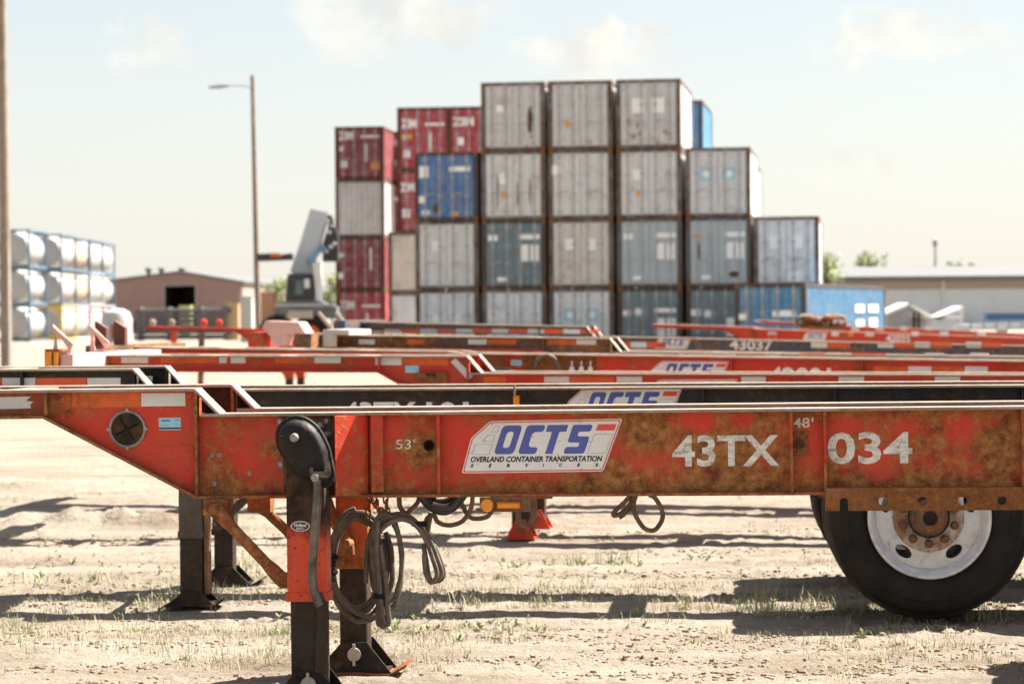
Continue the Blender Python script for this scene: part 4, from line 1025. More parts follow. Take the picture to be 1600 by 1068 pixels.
def container(label, mat, z, col, h=2.591, L=6.058, doors=True, prints=(), fcol=None, side=(), rods=True):
    root = thing('shipping_container', label, 'container', mat @ Matrix.Translation((0, 0, z)), 'stacked shipping containers')
    d = cmesh(h, L); w = CW/2
    fcol = fcol or tuple(c*.30 for c in col)
    def part(nm, me, loc=(0, 0, 0), c=col, par=root):
        o = link(nm, me, par); o.location = loc; o.color = (*c, 1); return o
    part('frame', d['frame'], c=fcol)
    for x in (-w-.002, w-.178):
        for zz in (-.001, h-.119): part('corner_casting', d['casting'], (x, -.004, zz))
    part('side_wall', d['side'], (-w+.03, 0, 0)); o = part('side_wall', d['side'], (w-.066, 0, 0))
    part('roof', d['roof']); part('floor', d['floor']); part('end_wall', d['end'], (0, L-.1, 0))
    if doors:
        for s in (0, 1):
            dr = part('door', d['door'], (-w+.168 if s == 0 else .007, .03, 0))
            dw = w-.175
            for k, t in enumerate((.24, .76) if rods else ()):
                rd = part('lock_rod', d['rod'], (dw*t, 0, 0), par=dr)
            part('door_handle', d['handle'], (dw*.3, 0, 0), par=dr)
    else:
        part('end_wall', d['end'], (0, 0, 0))
    for (kind, u, v, pw, ph) in prints:          # u,v: centre in metres from lower left of the front face
        cx_, cz_ = -w+u, v; yq = .030 if False else -.004
        nm = {'W': 'white_placard', 'O': 'orange_placard', 'B': 'logo_panel', 'D': 'dark_streak', 'R': 'rust_patch'}.get(kind, 'lettering')
        if kind in 'WODRB':
            mt = M[{'W': 'print_white', 'O': 'print_orange', 'D': 'print_dark', 'R': 'print_rust', 'B': 'logo_blue'}[kind]]
            if kind == 'R':
                for q_ in range(7):
                    ax, az = cx_+random.uniform(-.5, .5)*pw, cz_+random.uniform(-.5, .5)*ph; rr_ = random.uniform(.08, .22)*min(pw, ph)
                    plate(nm, [[(ax+rr_*math.cos(t)*random.uniform(.5, 1), az+rr_*1.3*math.sin(t)*random.uniform(.5, 1)) for t in [2*math.pi*k/9 for k in range(9)]]], -.004-q_*.0003, .002, mt, root)
                continue
            o = MB().box(cx_-pw/2, cx_+pw/2, -.007, -.002, cz_-ph/2, cz_+ph/2).build(nm, mt, root) if kind in 'WOB' else \
                plate(nm, [[(cx_+pw/2*math.cos(q)*random.uniform(.6, 1), cz_+ph/2*math.sin(q)*random.uniform(.7, 1)) for q in [2*math.pi*k/14 for k in range(14)]]], -.004, .002, mt, root)
            if kind == 'B':
                st_ = link('star', STAR_ME, o); st_.location = (cx_, -.010, cz_)
        else:
            text('lettering', kind, cx_-pw/2, cx_+pw/2, cz_-ph/2, cz_+ph/2, -.004, M['print_white'], root, .04)
    for (kind, u, v, pw, ph) in side:            # prints on the right-hand side wall, u along its length
        MB().box(w-.001, w+.003, u-pw/2, u+pw/2, v-ph/2, v+ph/2).build('white_print', M['print_white'], root)
    return root
GREY = (.62, .62, .61); GREY2 = (.55, .55, .545); BEIGE = (.60, .57, .52); TEAL = (.115, .175, .205); BGREY = (.38, .45, .475); LGREY = (.68, .69, .70)
MAROON = (.24, .020, .040); CRED = (.38, .020, .038); BLUE = (.045, .15, .36); WHITE_ = (.62, .62, .61); CREAM = (.66, .59, .50); SKY = (.045, .22, .42)
fs = Frame(906, 345, None, -8.5, D=91.5)
def colM(px, y=0.0): 
    x = fs.L(px, 345, y)[0]; return fs.M @ Matrix.Translation((x, y, 0))
H = 2.62
c = [697, 802, 907, 1014, 1122, 1228]
W2 = (('W', .80, 1.65, .34, .42), ('W', 1.62, 1.65, .34, .42)); ST2 = (('B', .78, 1.60, .46, .46), ('B', 1.62, 1.60, .46, .46))
BOXP = (('W', .42, 1.92, .36, .22), ('W', 1.62, 1.35, .32, .62), ('W', 2.02, 1.35, .32, .62), ('W', 1.82, 1.95, .8, .18), ('W', .75, .35, .34, .16))
container('light grey container at ground level below the blue one', colM(c[0]), 0, LGREY, prints=(('W', .80, 1.5, .24, .3), ('W', 1.6, 1.5, .2, .4)))
container('light grey container directly under the dark blue one', colM(c[0]), H, GREY, prints=(('W', .82, 1.65, .3, .34),))
container('dark blue container with pale lock rods, left of the tall grey columns', colM(c[0]), 2*H, BLUE, prints=(('W', .36, 1.85, .36, .45), ('W', 1.75, 1.95, .8, .18), ('W', .3, .8, .26, .26), ('W', .42, .3, .3, .16), ('D', .85, .45, .35, .5), ('O', 1.55, .25, .28, .14)))
container('light grey container at ground level under the slate one left of centre', colM(c[1]), 0, LGREY, prints=(('W', .4, 1.6, .34, .36), ('B', .8, 1.6, .2, .2)))
container('slate container with white notices, leftmost of the slate ones', colM(c[1]), H, TEAL, prints=BOXP)
container('grey container with dark vertical stains below the rust-streaked top one', colM(c[1]), 2*H, GREY, prints=(('W', .82, 1.55, .26, .4), ('D', .62, 1.1, .07, 1.5), ('D', 1.38, 1.0, .06, 1.4), ('D', 1.86, 1.1, .06, 1.3), ('O', .82, .95, .2, .2)))
container('grey top container with a long dark rust streak on its right door', colM(c[1]), 3*H, GREY2, prints=(('D', 1.88, 1.15, .26, 1.2), ('R', .36, 1.1, .16, .8), ('W', .72, 1.6, .28, .26), ('R', 1.9, .4, .3, .6)))
container('pale grey container with two star logos at ground level', colM(c[2]), 0, LGREY, prints=ST2)
container('beige grey container with two white squares, second from the ground', colM(c[2]), H, BEIGE, prints=W2 + (('R', .75, .85, .2, .35),))
container('plain grey container with one white square at upper left, third from ground', colM(c[2]), 2*H, GREY, prints=(('W', .32, 1.85, .34, .36),))
container('plain grey top container between the streaked and the two-square ones', colM(c[2]), 3*H, GREY2, prints=(('O', .74, .95, .16, .28), ('R', 1.55, .25, .26, .2)))
container('dark teal container at ground level below the pale slate one', colM(c[3]), 0, TEAL, prints=(('W', .35, 1.65, .3, .2), ('B', .78, 1.7, .2, .2), ('W', 1.62, 1.1, .32, .7), ('W', 2.02, 1.1, .32, .7), ('W', 1.8, 1.75, .8, .16)))
container('pale slate container with white notices above the dark teal one', colM(c[3]), H, BGREY, prints=BOXP)
container('grey container with one white square, third up under the two-square top one', colM(c[3]), 2*H, GREY, prints=(('W', .80, 1.62, .36, .36), ('O', .8, .9, .15, .2)))
container('grey top container with two pale squares and rust at the bottom', colM(c[3]), 3*H, GREY2, prints=(('W', .82, 1.6, .46, .56), ('W', 1.6, 1.6, .46, .56), ('R', 1.85, .42, .6, .5), ('R', .7, .7, .7, .6)))
container('dark teal container at ground level, half hidden by the bright blue one', colM(c[4]), 0, TEAL, prints=(('W', .35, 1.65, .36, .24), ('B', .8, 1.6, .2, .2), ('W', 1.62, 1.1, .32, .7)))
container('pale slate container with a pink mark and dark streak on the left door', colM(c[4]), H, BGREY, prints=(('D', .48, 1.35, .12, .8), ('O', .42, 1.9, .26, .12)) + BOXP[1:] + (('D', 1.8, .45, .5, .28),))
container('grey top container with two star logos beside the open sky', colM(c[4]), 2*H, GREY, prints=ST2)
container('grey container at the right end of the stack with two white squares', colM(c[5]), H, LGREY, prints=(('W', .80, 1.65, .42, .48), ('W', 1.62, 1.65, .42, .48), ('W', 1.5, .35, .5, .4)))
container('grey container at ground level hidden behind the bright blue one', colM(c[5]), 0, LGREY)
container('blue container showing beyond the top right of the stack', colM(1053, 9.5), 3*H, SKY)
container('plain grey container behind the star logo top container', colM(1134, 9.5), 2*H, GREY)
fb = Frame(1203, 480, None, -21, D=80.0)
container('bright blue container with its sunlit side turned right', fb.M, 0, (.045, .20, .37), L=12.19, prints=(('W', .3, 1.5, .3, .2), ('W', 1.7, 1.6, .8, .2), ('W', 1.55, .6, .3, .8), ('D', 2.0, .8, .28, .6)), side=(('W', 7.9, 1.75, 1.4, .28), ('W', 10.1, 1.75, 1.6, .28), ('W', 7.9, 1.2, 1.2, .3), ('W', 10.1, 1.15, 1.3, .5)))
# the maroon group farther left
fl = Frame(562, 345, None, -6, D=119.0)
def colL(px, y=0.0):
    x = fl.L(px, 345, y)[0]; return fl.M @ Matrix.Translation((x, y, 0))
Z1, Z2, Z3 = 2.90, 5.50, 8.33
ZP = (('ZIM', .55, 2.15, .72, .42), ('W', .35, 1.5, .22, .2), ('W', 1.75, 2.1, .9, .12), ('W', 1.55, 1.3, .1, .9), ('W', .45, .75, .3, .34))
container('dark red container at ground level at the left end of the stack', colL(562), 0, CRED, h=2.896, prints=ZP)
container('maroon container under the white one at the left end', colL(562), Z1, MAROON, prints=(('W', .3, 1.7, .34, .2), ('W', .25, .7, .26, .3), ('W', 1.75, 1.5, .1, 1.1)))
container('white corrugated container between two maroon ones', colL(562), Z2, WHITE_, h=2.8, doors=False)
container('maroon top container at the left end with an orange placard', colL(562), Z3, MAROON, prints=ZP + (('O', 2.0, .65, .4, .36),))
container('narrow visible maroon container right of the leftmost top one', colL(640, 3.5), Z3, MAROON, prints=(('ZIM', .45, 2.0, .6, .36), ('W', .4, 1.0, .3, .3)))
container('maroon container below the narrow visible one, with a small orange dot', colL(640, 3.5), Z2, MAROON, h=2.8, prints=(('W', .4, 2.0, .5, .2), ('O', .35, 1.3, .25, .25)))
container('red container behind the cream one, low in the stack', colL(640, 3.5), Z1, MAROON)
fm = Frame(660, 345, None, -6, D=112.0)
def colR(px, y=0.0):
    x = fm.L(px, 345, y)[0]; return fm.M @ Matrix.Translation((x, y, 0))
container('bright red top container with an orange placard left of the tall columns', colR(662), 8.35, CRED, h=2.896, prints=ZP + (('O', .45, 1.55, .5, .22),))
container('bright red container squeezed beside the dark blue one', colR(662), 5.45, CRED, h=2.896, prints=(('ZIM', .45, 2.1, .66, .4), ('W', .4, .9, .36, .4)))
container('bright red top container touching the tall grey columns', colR(742), 8.35, CRED, h=2.896, prints=(('ZIM', .7, 2.2, 1.0, .4), ('W', .55, 1.3, .34, .34), ('W', .5, .5, .34, .25)))
container('maroon container behind the dark blue one', colR(742), 5.45, MAROON, h=2.896)
fc = Frame(650, 400, None, -6, D=104.0)
container('cream container left of the light grey ones, second from the ground', fc.M, 2.6, CREAM, doors=False)
container('pale container at ground level left of the light grey ones', fc.M, 0, LGREY, doors=False)
# ------------------------------------------------------------------ tank containers
M['tank_white'] = simple('white_tank_shell', (.40, .395, .39), .45, var=.18, scale=1.5)
M['tank_tan'] = simple('tan_tank_shell', (.44, .34, .24), .5, var=.2, scale=1.5)
M['tank_frame_blue'] = simple('blue_tank_frame', (.09, .16, .24), .5, var=.3, scale=2)
M['tank_frame_white'] = simple('white_tank_frame', (.55, .55, .55), .5, var=.3, scale=2)
M['tank_frame_yellow'] = simple('yellow_tank_frame', (.62, .44, .10), .5, var=.2, scale=2)
M['tank_frame_red'] = simple('red_tank_frame', (.45, .10, .07), .5, var=.2, scale=2)
TK = {}
def tank(label, Mx, z, shell, frame, patch=None):
    root = thing('tank_container', label, 'tank', Mx @ Matrix.Translation((0, 0, z)), 'tank containers stacked by the pole')
    if 'shell' not in TK:
        m = MB(); m.lathe([(.05, .14), (.6, .16), (.95, .20), (1.08, .27), (1.13, .40), (1.13, 5.65), (1.08, 5.78), (.95, 5.85), (.6, 5.9), (.05, 5.92)], (0, 0, 1.3), 'y', 32); TK['shell'] = m.mesh('tank_shell')
        w = CW/2; e = MB()
        for y in (0, 5.93):
            for x in (-w, w-.13): e.box(x, x+.13, y, y+.13, .0, 2.59)
            for zz in (.0, 2.47): e.box(-w+.13, w-.13, y, y+.12, zz, zz+.12)
            for s in (-1, 1):
                e.tube([(s*(w-.1), y+.06, .12), (s*.45, y+.06, .02)], .05, 6); 
        for x in (-w, w-.1): e.box(x, x+.1, .13, 5.93, .0, .14); e.box(x, x+.08, .13, 5.93, 2.49, 2.58)
        TK['frame'] = e.mesh('frame')
        wk = MB().box(-.25, .25, .3, 5.7, 2.46, 2.49).mesh('walkway'); TK['walk'] = wk
        TK['man'] = MB().lathe([(.28, 0), (.28, .16), (.1, .2), (0, .2)], (0, 3.0, 2.40), 'z', 16).mesh('manhole')
    for nm, key, mt in (('tank_shell', 'shell', shell), ('frame', 'frame', frame), ('walkway', 'walk', M['tank_frame_white']), ('manhole', 'man', shell)):
        me = TK[key]
        k2 = (key, mt.name)
        if k2 not in TK:
            q = me.copy(); q.materials.clear(); q.materials.append(mt)
            if key == 'shell':
                for p in q.polygons: p.use_smooth = True
            TK[k2] = q
        link(nm, TK[k2], root)
    if frame is M['tank_frame_yellow']: plate('end_ring', [[(-1.09, .12), (1.09, .12), (1.09, 2.47), (-1.09, 2.47)], circle(0, 1.3, 1.02, 28)], .06, .03, frame, root)
    if patch: MB().box(-.6, -.2, .02, .10, .55, .7).build('document_box', M['black'], root)
    return root
ks = [(47, 168), (97, 178), (119, 185), (142, 191), (161, 198)]
TW, TT = M['tank_white'], M['tank_tan']; FB, FW, FY, FR = M['tank_frame_blue'], M['tank_frame_white'], M['tank_frame_yellow'], M['tank_frame_red']
def tankM(px, D, dx=-1.22):
    p = at(px, 490, D); return Matrix.Translation((p.x+dx, D, 0))
low = ['white tank with dark blue frame at ground level beside the wooden pole', 'tank in a yellow frame at ground level', 'white tank at ground level right of the yellow framed one', 'white tank with a red frame at ground level', 'white tank at ground level at the right end of the tank row']
mid = ['grey white tank in the middle row beside the wooden pole', 'white tank in the middle row above the yellow frame', 'tan tank in the middle row of the stack', 'narrow white tank in the middle row right of the tan one', 'white tank at the right end of the middle row']
top = ['tank with a black document box on top beside the wooden pole', 'white tank with shaded face second from left on top', 'tan tank in the top row of the stack', 'narrow white tank in the top row right of the tan one', 'white tank at the right end of the top row']
for i, (px, D) in enumerate(ks):
    T_ = tankM(px, D)
    tank(low[i], T_, 0, TW, (FB, FY, FW, FR, FW)[i]); tank(mid[i], T_, 2.6, TT if i == 2 else TW, FB if i != 3 else FW); tank(top[i], T_, 5.2, TT if i == 2 else TW, FB, i == 0)
# short upright tank right of them
fq = Frame(182, 500, None, 0, D=150)
t_ = thing('storage_tank', 'small white round tank with a brown patch right of the tank stack', 'tank', fq.M)
MB().lathe([(.1, 0), (.95, .0), (.95, 1.5), (.8, 1.9), (.4, 2.1), (0, 2.15)], (0, 0, .05), 'z', 28).build('tank_shell', TW, t_, True)
MB().box(-.2, .55, -1.0, -.95, .3, 1.2).build('rust_patch', M['rust'], t_)

# ------------------------------------------------------------------ poles
M['wood'] = simple('weathered_pole_wood', (.19, .145, .105), .85, 0, .0, 3, c2=(.28, .22, .165), bump=.3)
p = ground_at(9, 572); D = p.y
ul = thing('utility_pole', 'thick weathered wooden pole at the left edge', 'pole', Matrix.Translation((at(9.5, 490, D).x, D, 0)))
MB().cyl((0, 0, -.2), (-.10, 0, 15), .20, .155, 16).build('post', M['wood'], ul, True)
MB().tube([(.12, -.17, .0), (.105, -.16, 4.0)], .035, 8).build('conduit', simple('pale_conduit', (.5, .48, .45), .5), ul, True)
MB().box(-.2, .1, -.2, -.14, 4.6, 4.66).build('strap', M['bolt'], ul)
D = 128.0; b0 = at(403, 540, D); tpt = at(394, 118, D)
lp = thing('lamp_post', 'wooden lamp post with a single arm reaching left', 'lamp post', Matrix.Translation((at(403.5, 545, D).x, D, 0)))
dx = tpt.x-at(403.5, 545, D).x
MB().cyl((0, 0, -.1), (dx, 0, tpt.z), .17, .105, 12).build('post', M['wood'], lp, True)
q0 = at(391, 134, D); q1 = at(358, 134.5, D); q2 = at(326, 137, D); o_ = Vector((lp.location.x, D, 0))
q0, q1, q2 = q0-o_, q1-o_, q2-o_
MB().tube([q0+Vector((0, 0, -.12)), q0+Vector((-.3, 0, .0)), q1], .035, 6).build('arm', M['rod'], lp, True)
MB().loft([[Vector((x, y, z)) for x, y, z in ((q.x, -w, q.z-h), (q.x, w, q.z-h), (q.x, w*.7, q.z+h), (q.x, -w*.7, q.z+h))] for q, w, h in ((q1, .06, .04), (q1*.55+q2*.45, .15, .09), (q2, .12, .05))]).build('lamp_head', M['rod'], lp)

# ------------------------------------------------------------------ barn and warehouse
def ribbed(name, c, c2, k=3.0, axis=0):
    m, nd, lk, b = new_mat(name)
    tc = nd.new('ShaderNodeTexCoord'); w = nd.new('ShaderNodeTexWave'); w.inputs['Scale'].default_value = k; w.bands_direction = 'XYZ'[axis]; lk.new(tc.outputs['Object'], w.inputs[0])
    n = noise_n(nd, lk, tc.outputs['Object'], .6, 6, .6); rp = ramp(nd, [(.3, g3(0)), (.7, g3(1))]); lk.new(n.outputs[0], rp.inputs[0])
    lk.new(mixc_n(nd, lk, rp.outputs[0], c, c2), b.inputs['Base Color']); b.inputs['Roughness'].default_value = .6
    bump_n(nd, lk, b, w.outputs[0], .6, .05); return m
M['barn'] = ribbed('brown_barn_cladding', (.285, .175, .15), (.245, .155, .135), 1.2)
M['barn_side'] = ribbed('barn_side_cladding', (.30, .24, .22), (.26, .21, .2), 1.2, 1)
M['roof_metal'] = simple('pale_metal_roof', (.12, .12, .117), .8, .0, .1, .4)
fbn = Frame(290, 495, None, -6, D=300)
bn = thing('barn', 'low brown gabled barn with a dark open doorway', 'building', fbn.M)
g = lambda px, py, y=0.0: fbn.L(px, py, y)
xl_, zl_ = g(150, 441); xr_, zr_ = g(377, 441); xp, zp = g(283, 426); (dx0, dz0), (dx1, dz1) = g(258, 500), g(305, 446)
ze = zl_
pl = [(xl_, 0), (dx0, 0), (dx0, dz1), (dx1, dz1), (dx1, 0), (xr_, 0), (xr_, zr_), (xp, zp), (xl_, zl_)]
plate('front_wall', [pl], 0, .15, M['barn'], bn)
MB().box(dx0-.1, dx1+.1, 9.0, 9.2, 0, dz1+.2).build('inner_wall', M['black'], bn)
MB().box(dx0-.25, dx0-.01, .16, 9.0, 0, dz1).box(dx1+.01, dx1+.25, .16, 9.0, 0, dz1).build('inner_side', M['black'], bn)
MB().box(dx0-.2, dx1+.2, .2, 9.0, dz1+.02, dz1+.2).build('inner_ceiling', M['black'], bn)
MB().box(dx0-.25, dx0, -.22, -.16, 0, dz1+.2).box(dx1, dx1+.25, -.22, -.16, 0, dz1+.2).box(dx0, dx1, -.22, -.16, dz1, dz1+.2).build('door_frame', M['barn_side'], bn)
MB().box(xr_-.1, xr_+.1, .16, 34, 0, zr_).build('side_wall', M['barn_side'], bn); MB().box(xl_-.1, xl_+.1, .16, 34, 0, zl_).build('side_wall', M['barn_side'], bn)
for a, b in (((xl_-.5, zl_-.1), (xp, zp+.05)), ((xp, zp+.05), (xr_+.5, zr_-.1))):
    MB().slab(a, b, -.2, -.5, 34.5).build('roof', M['roof_metal'], bn)
for px, dz in ((232, .1), (252, .3), (284, .5)):
    x, z = g(px, 424, 12); MB().lathe([(.28, -.6), (.28, .5), (.5, .55), (.5, .8), (.2, 1.0), (0, 1.0)], (x, 12, min(z, zp)), 'z', 12).build('roof_vent', M['roof_metal'], bn, True)

M['wh_wall'] = ribbed('white_warehouse_cladding', (.58, .61, .65), (.52, .55, .58), 1.5)
M['wh_eave_shade'] = simple('taupe_eave_shade', (.36, .31, .27), .6, 0, .1, .5)  # shade under the eave, put into the colour of a wall strip
fw_ = Frame(1450, 470, None, 3, D=205)
wh = thing('warehouse', 'long white warehouse with eave shade painted as a taupe band under its low roof', 'building', fw_.M)
gx = lambda px, py, y=0.0: fw_.L(px, py, y)
xa_ = gx(1312, 450)[0]; xb_ = gx(1760, 450)[0]; zw = gx(1450, 438)[1]; zb2 = gx(1450, 452)[1]
MB().box(xa_, xb_, 0, .3, 0, zb2-.003).build('wall', M['wh_wall'], wh)
MB().box(xa_, xb_, .02, .3, zb2, zw).build('eave_shade_band', M['wh_eave_shade'], wh)
MB().box(xa_, xa_+.3, .302, 40, 0, zw).build('side_wall', M['wh_wall'], wh)
zr2 = gx(1450, 421, 20)[1]
MB().loft([[(x, -1.2, zw-.02), (x, -1.2, zw+.35), (x, 20, zr2+.3), (x, 40, zw+.35), (x, 40, zw-.02)] for x in (xa_-.8, xb_)]).build('roof', M['roof_metal'], wh)
x = gx(1471, 460)[0]; MB().box(x, x+.22, -.15, -.004, 0, zw-.03).build('downspout', M['wh_wall'], wh)
x, z = gx(1461, 385, 20); MB().cyl((x, 20, zr2), (x, 20, z), .14, .08, 8).lathe([(.25, 0), (.25, .6), (0, .7)], (x, 20, z), 'z', 8).build('vent_pipe', M['rod'], wh)
# sheds in front of the warehouse
M['shed_grey'] = simple('grey_shed_wall', (.36, .36, .36), .6, 0, .2, 1)
M['shed_white'] = simple('white_shed_roof', (.72, .70, .65), .5, 0, .1, 1)
fsd = Frame(1430, 500, None, 0, D=125)
sd = thing('shed', 'small grey shed with a white gable roof and open right half', 'shed', fsd.M)
q = lambda px, py, y=0.0: fsd.L(px, py, y)
MB().box(q(1386, 500)[0], q(1424, 500)[0], 0, 3.0, 0, q(1400, 487)[1]).build('wall', M['shed_grey'], sd)
MB().prism([q(1386, 487.5), q(1424, 487.5), q(1424, 483), q(1416, 477)], 0.02, 2.98).build('gable', M['shed_grey'], sd)
for a, b in (((1381, 489), (1419, 473)), ((1419, 473), (1462, 497))): MB().slab(q(*a), q(*b), .14, -.3, 3.4).build('roof', M['shed_white'], sd)
for px in (1427, 1434, 1457): MB().box(q(px, 500)[0], q(px, 500)[0]+.12, .1, .25, 0, q(px, 487)[1]).build('post', M['black'], sd)
MB().box(q(1424, 500)[0], q(1462, 500)[0], 2.9, 3.0, 0, q(1440, 495)[1]).build('back_wall', M['shed_grey'], sd)
sh2 = thing('shed', 'white lean-to shed with a slanted roof next to the gabled one', 'shed', Frame(1480, 500, None, 0, D=122).M)
f_ = Frame(1480, 500, None, 0, D=122); q = f_.L
MB().box(q(1458, 500)[0], q(1500, 500)[0], 0, 2.5, 0, q(1480, 500)[1]).build('wall', M['wh_wall'], sh2)
MB().slab(q(1457, 499), q(1501, 498), -.16, -.2, 2.6).build('ledge', M['shed_white'], sh2)
MB().slab(q(1459, 497), q(1503, 478), .16, -.2, 2.6).build('roof', M['shed_white'], sh2)
MB().box(q(1499, 500)[0], q(1503, 500)[0], -.1, .1, 0, q(1500, 480)[1]).build('post', M['shed_white'], sh2)
f_ = Frame(1580, 500, None, 0, D=118); q = f_.L
bt = thing('material_rack', 'pale rack carrying a dark blue beam at the right edge', 'rack', f_.M)
MB().box(q(1505, 500)[0], q(1680, 500)[0], 0, 2.4, .7, q(1580, 506)[1]).build('bed', M['wh_wall'], bt)
MB().box(q(1541, 500)[0], q(1680, 500)[0], -.1, .8, q(1580, 500)[1], q(1580, 489)[1]).build('blue_beam', simple('deep_blue_paint', (.04, .12, .27), .5), bt)
for px in (1515, 1535, 1555, 1575, 1595, 1615): MB().box(q(px, 500)[0], q(px, 500)[0]+.08, -.06, -.004, .75, q(px, 503)[1]).build('stake', M['shed_grey'], bt)
for px in (1512, 1570, 1640): MB().box(q(px, 500)[0], q(px, 500)[0]+.15, .2, 2.2, 0, .699).build('leg', M['shed_grey'], bt)

# ------------------------------------------------------------------ reach stacker
D = 108.0
frs = Frame(465, 500, None, 0, D=D); q = lambda px, py, y=0.0: frs.L(px, py, y)
rs = thing('reach_stacker', 'white reach stacker with raised boom beside the maroon containers', 'reach stacker', frs.M)
M['rs_white'] = simple('reach_stacker_pale_paint', (.50, .52, .54), .45, 0, .15, 1)
M['rs_grey'] = simple('reach_stacker_grey', (.20, .20, .20), .6, 0, .4, 1.5)
M['rs_dark'] = simple('reach_stacker_dark_steel', (.035, .035, .037), .5, 0, .4, 2)
M['rs_glass'] = simple('cab_glass', (.10, .15, .15), .1, 0, .3, 1)
def rp(name, pts, y0, y1, mat, par=rs): return MB().prism([q(a, b) for a, b in pts], y0, y1).build(name, mat, par)
rp('boom', [(452, 424), (486, 424), (493, 400), (512, 332), (484, 326), (466, 385)], .2, 1.1, M['rs_white'])
rp('boom_foot', [(456, 430), (488, 430), (488, 415), (456, 415)], 0, 1.3, M['rs_white'])
rp('lift_cylinder', [(476, 409), (486, 411), (509, 386), (503, 380)], -.2, .15, simple('cylinder_blue', (.14, .24, .36), .4), )
rp('boom_head', [(503, 408), (527, 408), (527, 370), (516, 336), (508, 334), (512, 352), (503, 380)], .3, 1.2, M['rs_dark'])
rp('spreader', [(404, 408), (456, 406), (456, 396), (440, 398), (428, 396), (404, 397)], -.6, .6, M['rs_dark'])
for a_, b_ in ((511, 345), (514, 362), (519, 352), (516, 385), (522, 380), (509, 392)):
    x, z = q(a_, b_); MB().lathe([(.09, 0), (.09, -.12), (0, -.13)], (x, .29, z), 'y', 12).build('glint_disc', M['shed_white'], rs, True)  # pale discs stand in for specular glints on the boom head
rp('spreader_motor', [(425, 402), (440, 402), (440, 396), (425, 396)], -.8, -.61, M['tape_orange'])
cab = rp('cab', [(448, 470), (492, 470), (488, 428), (452, 428)], -.8, .9, M['rs_dark'])
rp('cab_window', [(464, 460), (476, 460), (476, 438), (464, 438)], -.83, -.802, M['rs_glass'], cab)
rp('cab_lamp', [(478, 450), (486, 450), (486, 436), (478, 436)], -.9, -.802, M['shed_white'], cab)
rp('fender', [(490, 412), (503, 408), (505, 470), (497, 470)], -.7, .2, M['shed_white'])
rp('handrail', [(500, 415), (502, 415), (508, 470), (505, 470)], -.5, -.4, M['rs_dark'])
rp('chassis_body', [(430, 498), (530, 498), (528, 480), (500, 470), (445, 470), (432, 482)], -.9, 3.5, M['rs_grey'])
rp('side_rail', [(432, 478), (528, 478), (528, 475), (432, 475)], -.98, -.905, M['rs_white'])
rp('bumper', [(450, 497), (492, 497), (490, 485), (455, 485)], -1.25, -.91, simple('sand_paint', (.5, .42, .33), .6))
for px in (436, 489):
    x = q(px, 500)[0]
    w = MB().lathe([(.4, .1), (.8, 0), (.86, .1), (.86, .5), (.8, .6), (.4, .5)], (x, -1.15, .84), 'y', 24).build('wheel', M['tire'], rs, True)
    MB().lathe([(.38, .1), (.38, .02), (.0, .02)], (x, -1.15, .84), 'y', 16).build('rim', M['tape_orange'], w, True)

# ------------------------------------------------------------------ yard clutter by the barn
fy = Frame(290, 500, None, 0, D=165); q = lambda px, py, y=0.0: fy.L(px, py, y)
ps = thing('pipe_stack', 'long rack of stacked grey pipes in front of the barn', 'pipes', fy.M)
M['pipe'] = simple('grey_pipe', (.13, .12, .125), .5, .2, .4, 1)
for r_ in range(6):
    for k in range(3):
        MB().cyl((q(206, 500)[0]+random.uniform(0, .6), k*.34, .25+r_*.36), (q(356, 500)[0]+random.uniform(-.4, .4), k*.34, .25+r_*.36), .16, n=10).build('pipe', M['pipe'], ps, True)
for px in (215, 260, 310, 350): MB().box(q(px, 500)[0], q(px, 500)[0]+.2, -.25, 1.7, 0, 2.3).build('rack_post', M['pipe'], ps)
def yard_box(name, label, cat, px0, px1, py0, D, mat, dep=.8, lip=True):
    f_ = Frame((px0+px1)/2, 500, None, -8, D=D)
    xa, za = f_.L(px0, py0); xb, _ = f_.L(px1, py0)
    t_ = thing(name, label, cat, f_.M)
    m = MB(); m.loft([[(x, y, z) for x, y in rounded([(xa, 0), (xb, 0), (xb, dep), (xa, dep)], .08, 3)] for z in (0.02, za-.06)]); m.build('body', mat, t_)
    m = MB(); m.loft([[(x, y, z) for x, y in rounded([(xa-.04, -.04), (xb+.04, -.04), (xb+.04, dep+.04), (xa-.04, dep+.04)], .08, 3)] for z in (za-.058, za)]); m.build('lid', mat, t_)
    for k in range(3):
        x = xa+(xb-xa)*(k+.5)/3; MB().box(x-.03, x+.03, -.03, -.001, .1, za-.15).build('rib', mat, t_)
    return t_
yard_box('plastic_bin', 'yellow green plastic bin standing among the chassis', 'bin', 279, 297, 477, 190, simple('lime_plastic', (.44, .47, .17), .5))
yard_box('crate', 'tan plywood crate at the right of the pipe rack', 'crate', 352, 372, 473, 165, simple('plywood', (.50, .34, .18), .7))
yard_box('storage_cabinet', 'tall pale grey cabinet left of the lamp post', 'cabinet', 374, 393, 463, 150, simple('pale_cabinet', (.48, .48, .45), .6))
yard_box('orange_cabinet', 'tall pale orange cabinet right of the lamp post', 'cabinet', 406, 428, 456, 122, simple('faded_orange', (.72, .36, .20), .6))
hp_ = thing('rust_heap', 'rust brown heap of straps lying before the bright blue container', 'heap', Matrix.Translation((ground_at(1283, 640).x*0+at(1283, 500, 66).x, 66, 0)))
for k in range(7):
    m = MB(); a = random.uniform(0, 6.28); r = random.uniform(.12, .22); cc = Vector((-.45+k*.15, random.uniform(-.2, .2), 1.30+random.uniform(0, .15)))
    m.tube([cc+Vector((r*math.cos(t), .1*math.sin(t*2), r*.6*math.sin(t))) for t in [2*math.pi*j/10 for j in range(10)]], .06, 6, closed=True); m.build('strap_coil', M['rust'] if k % 3 else M['brown_frame'], hp_, True)
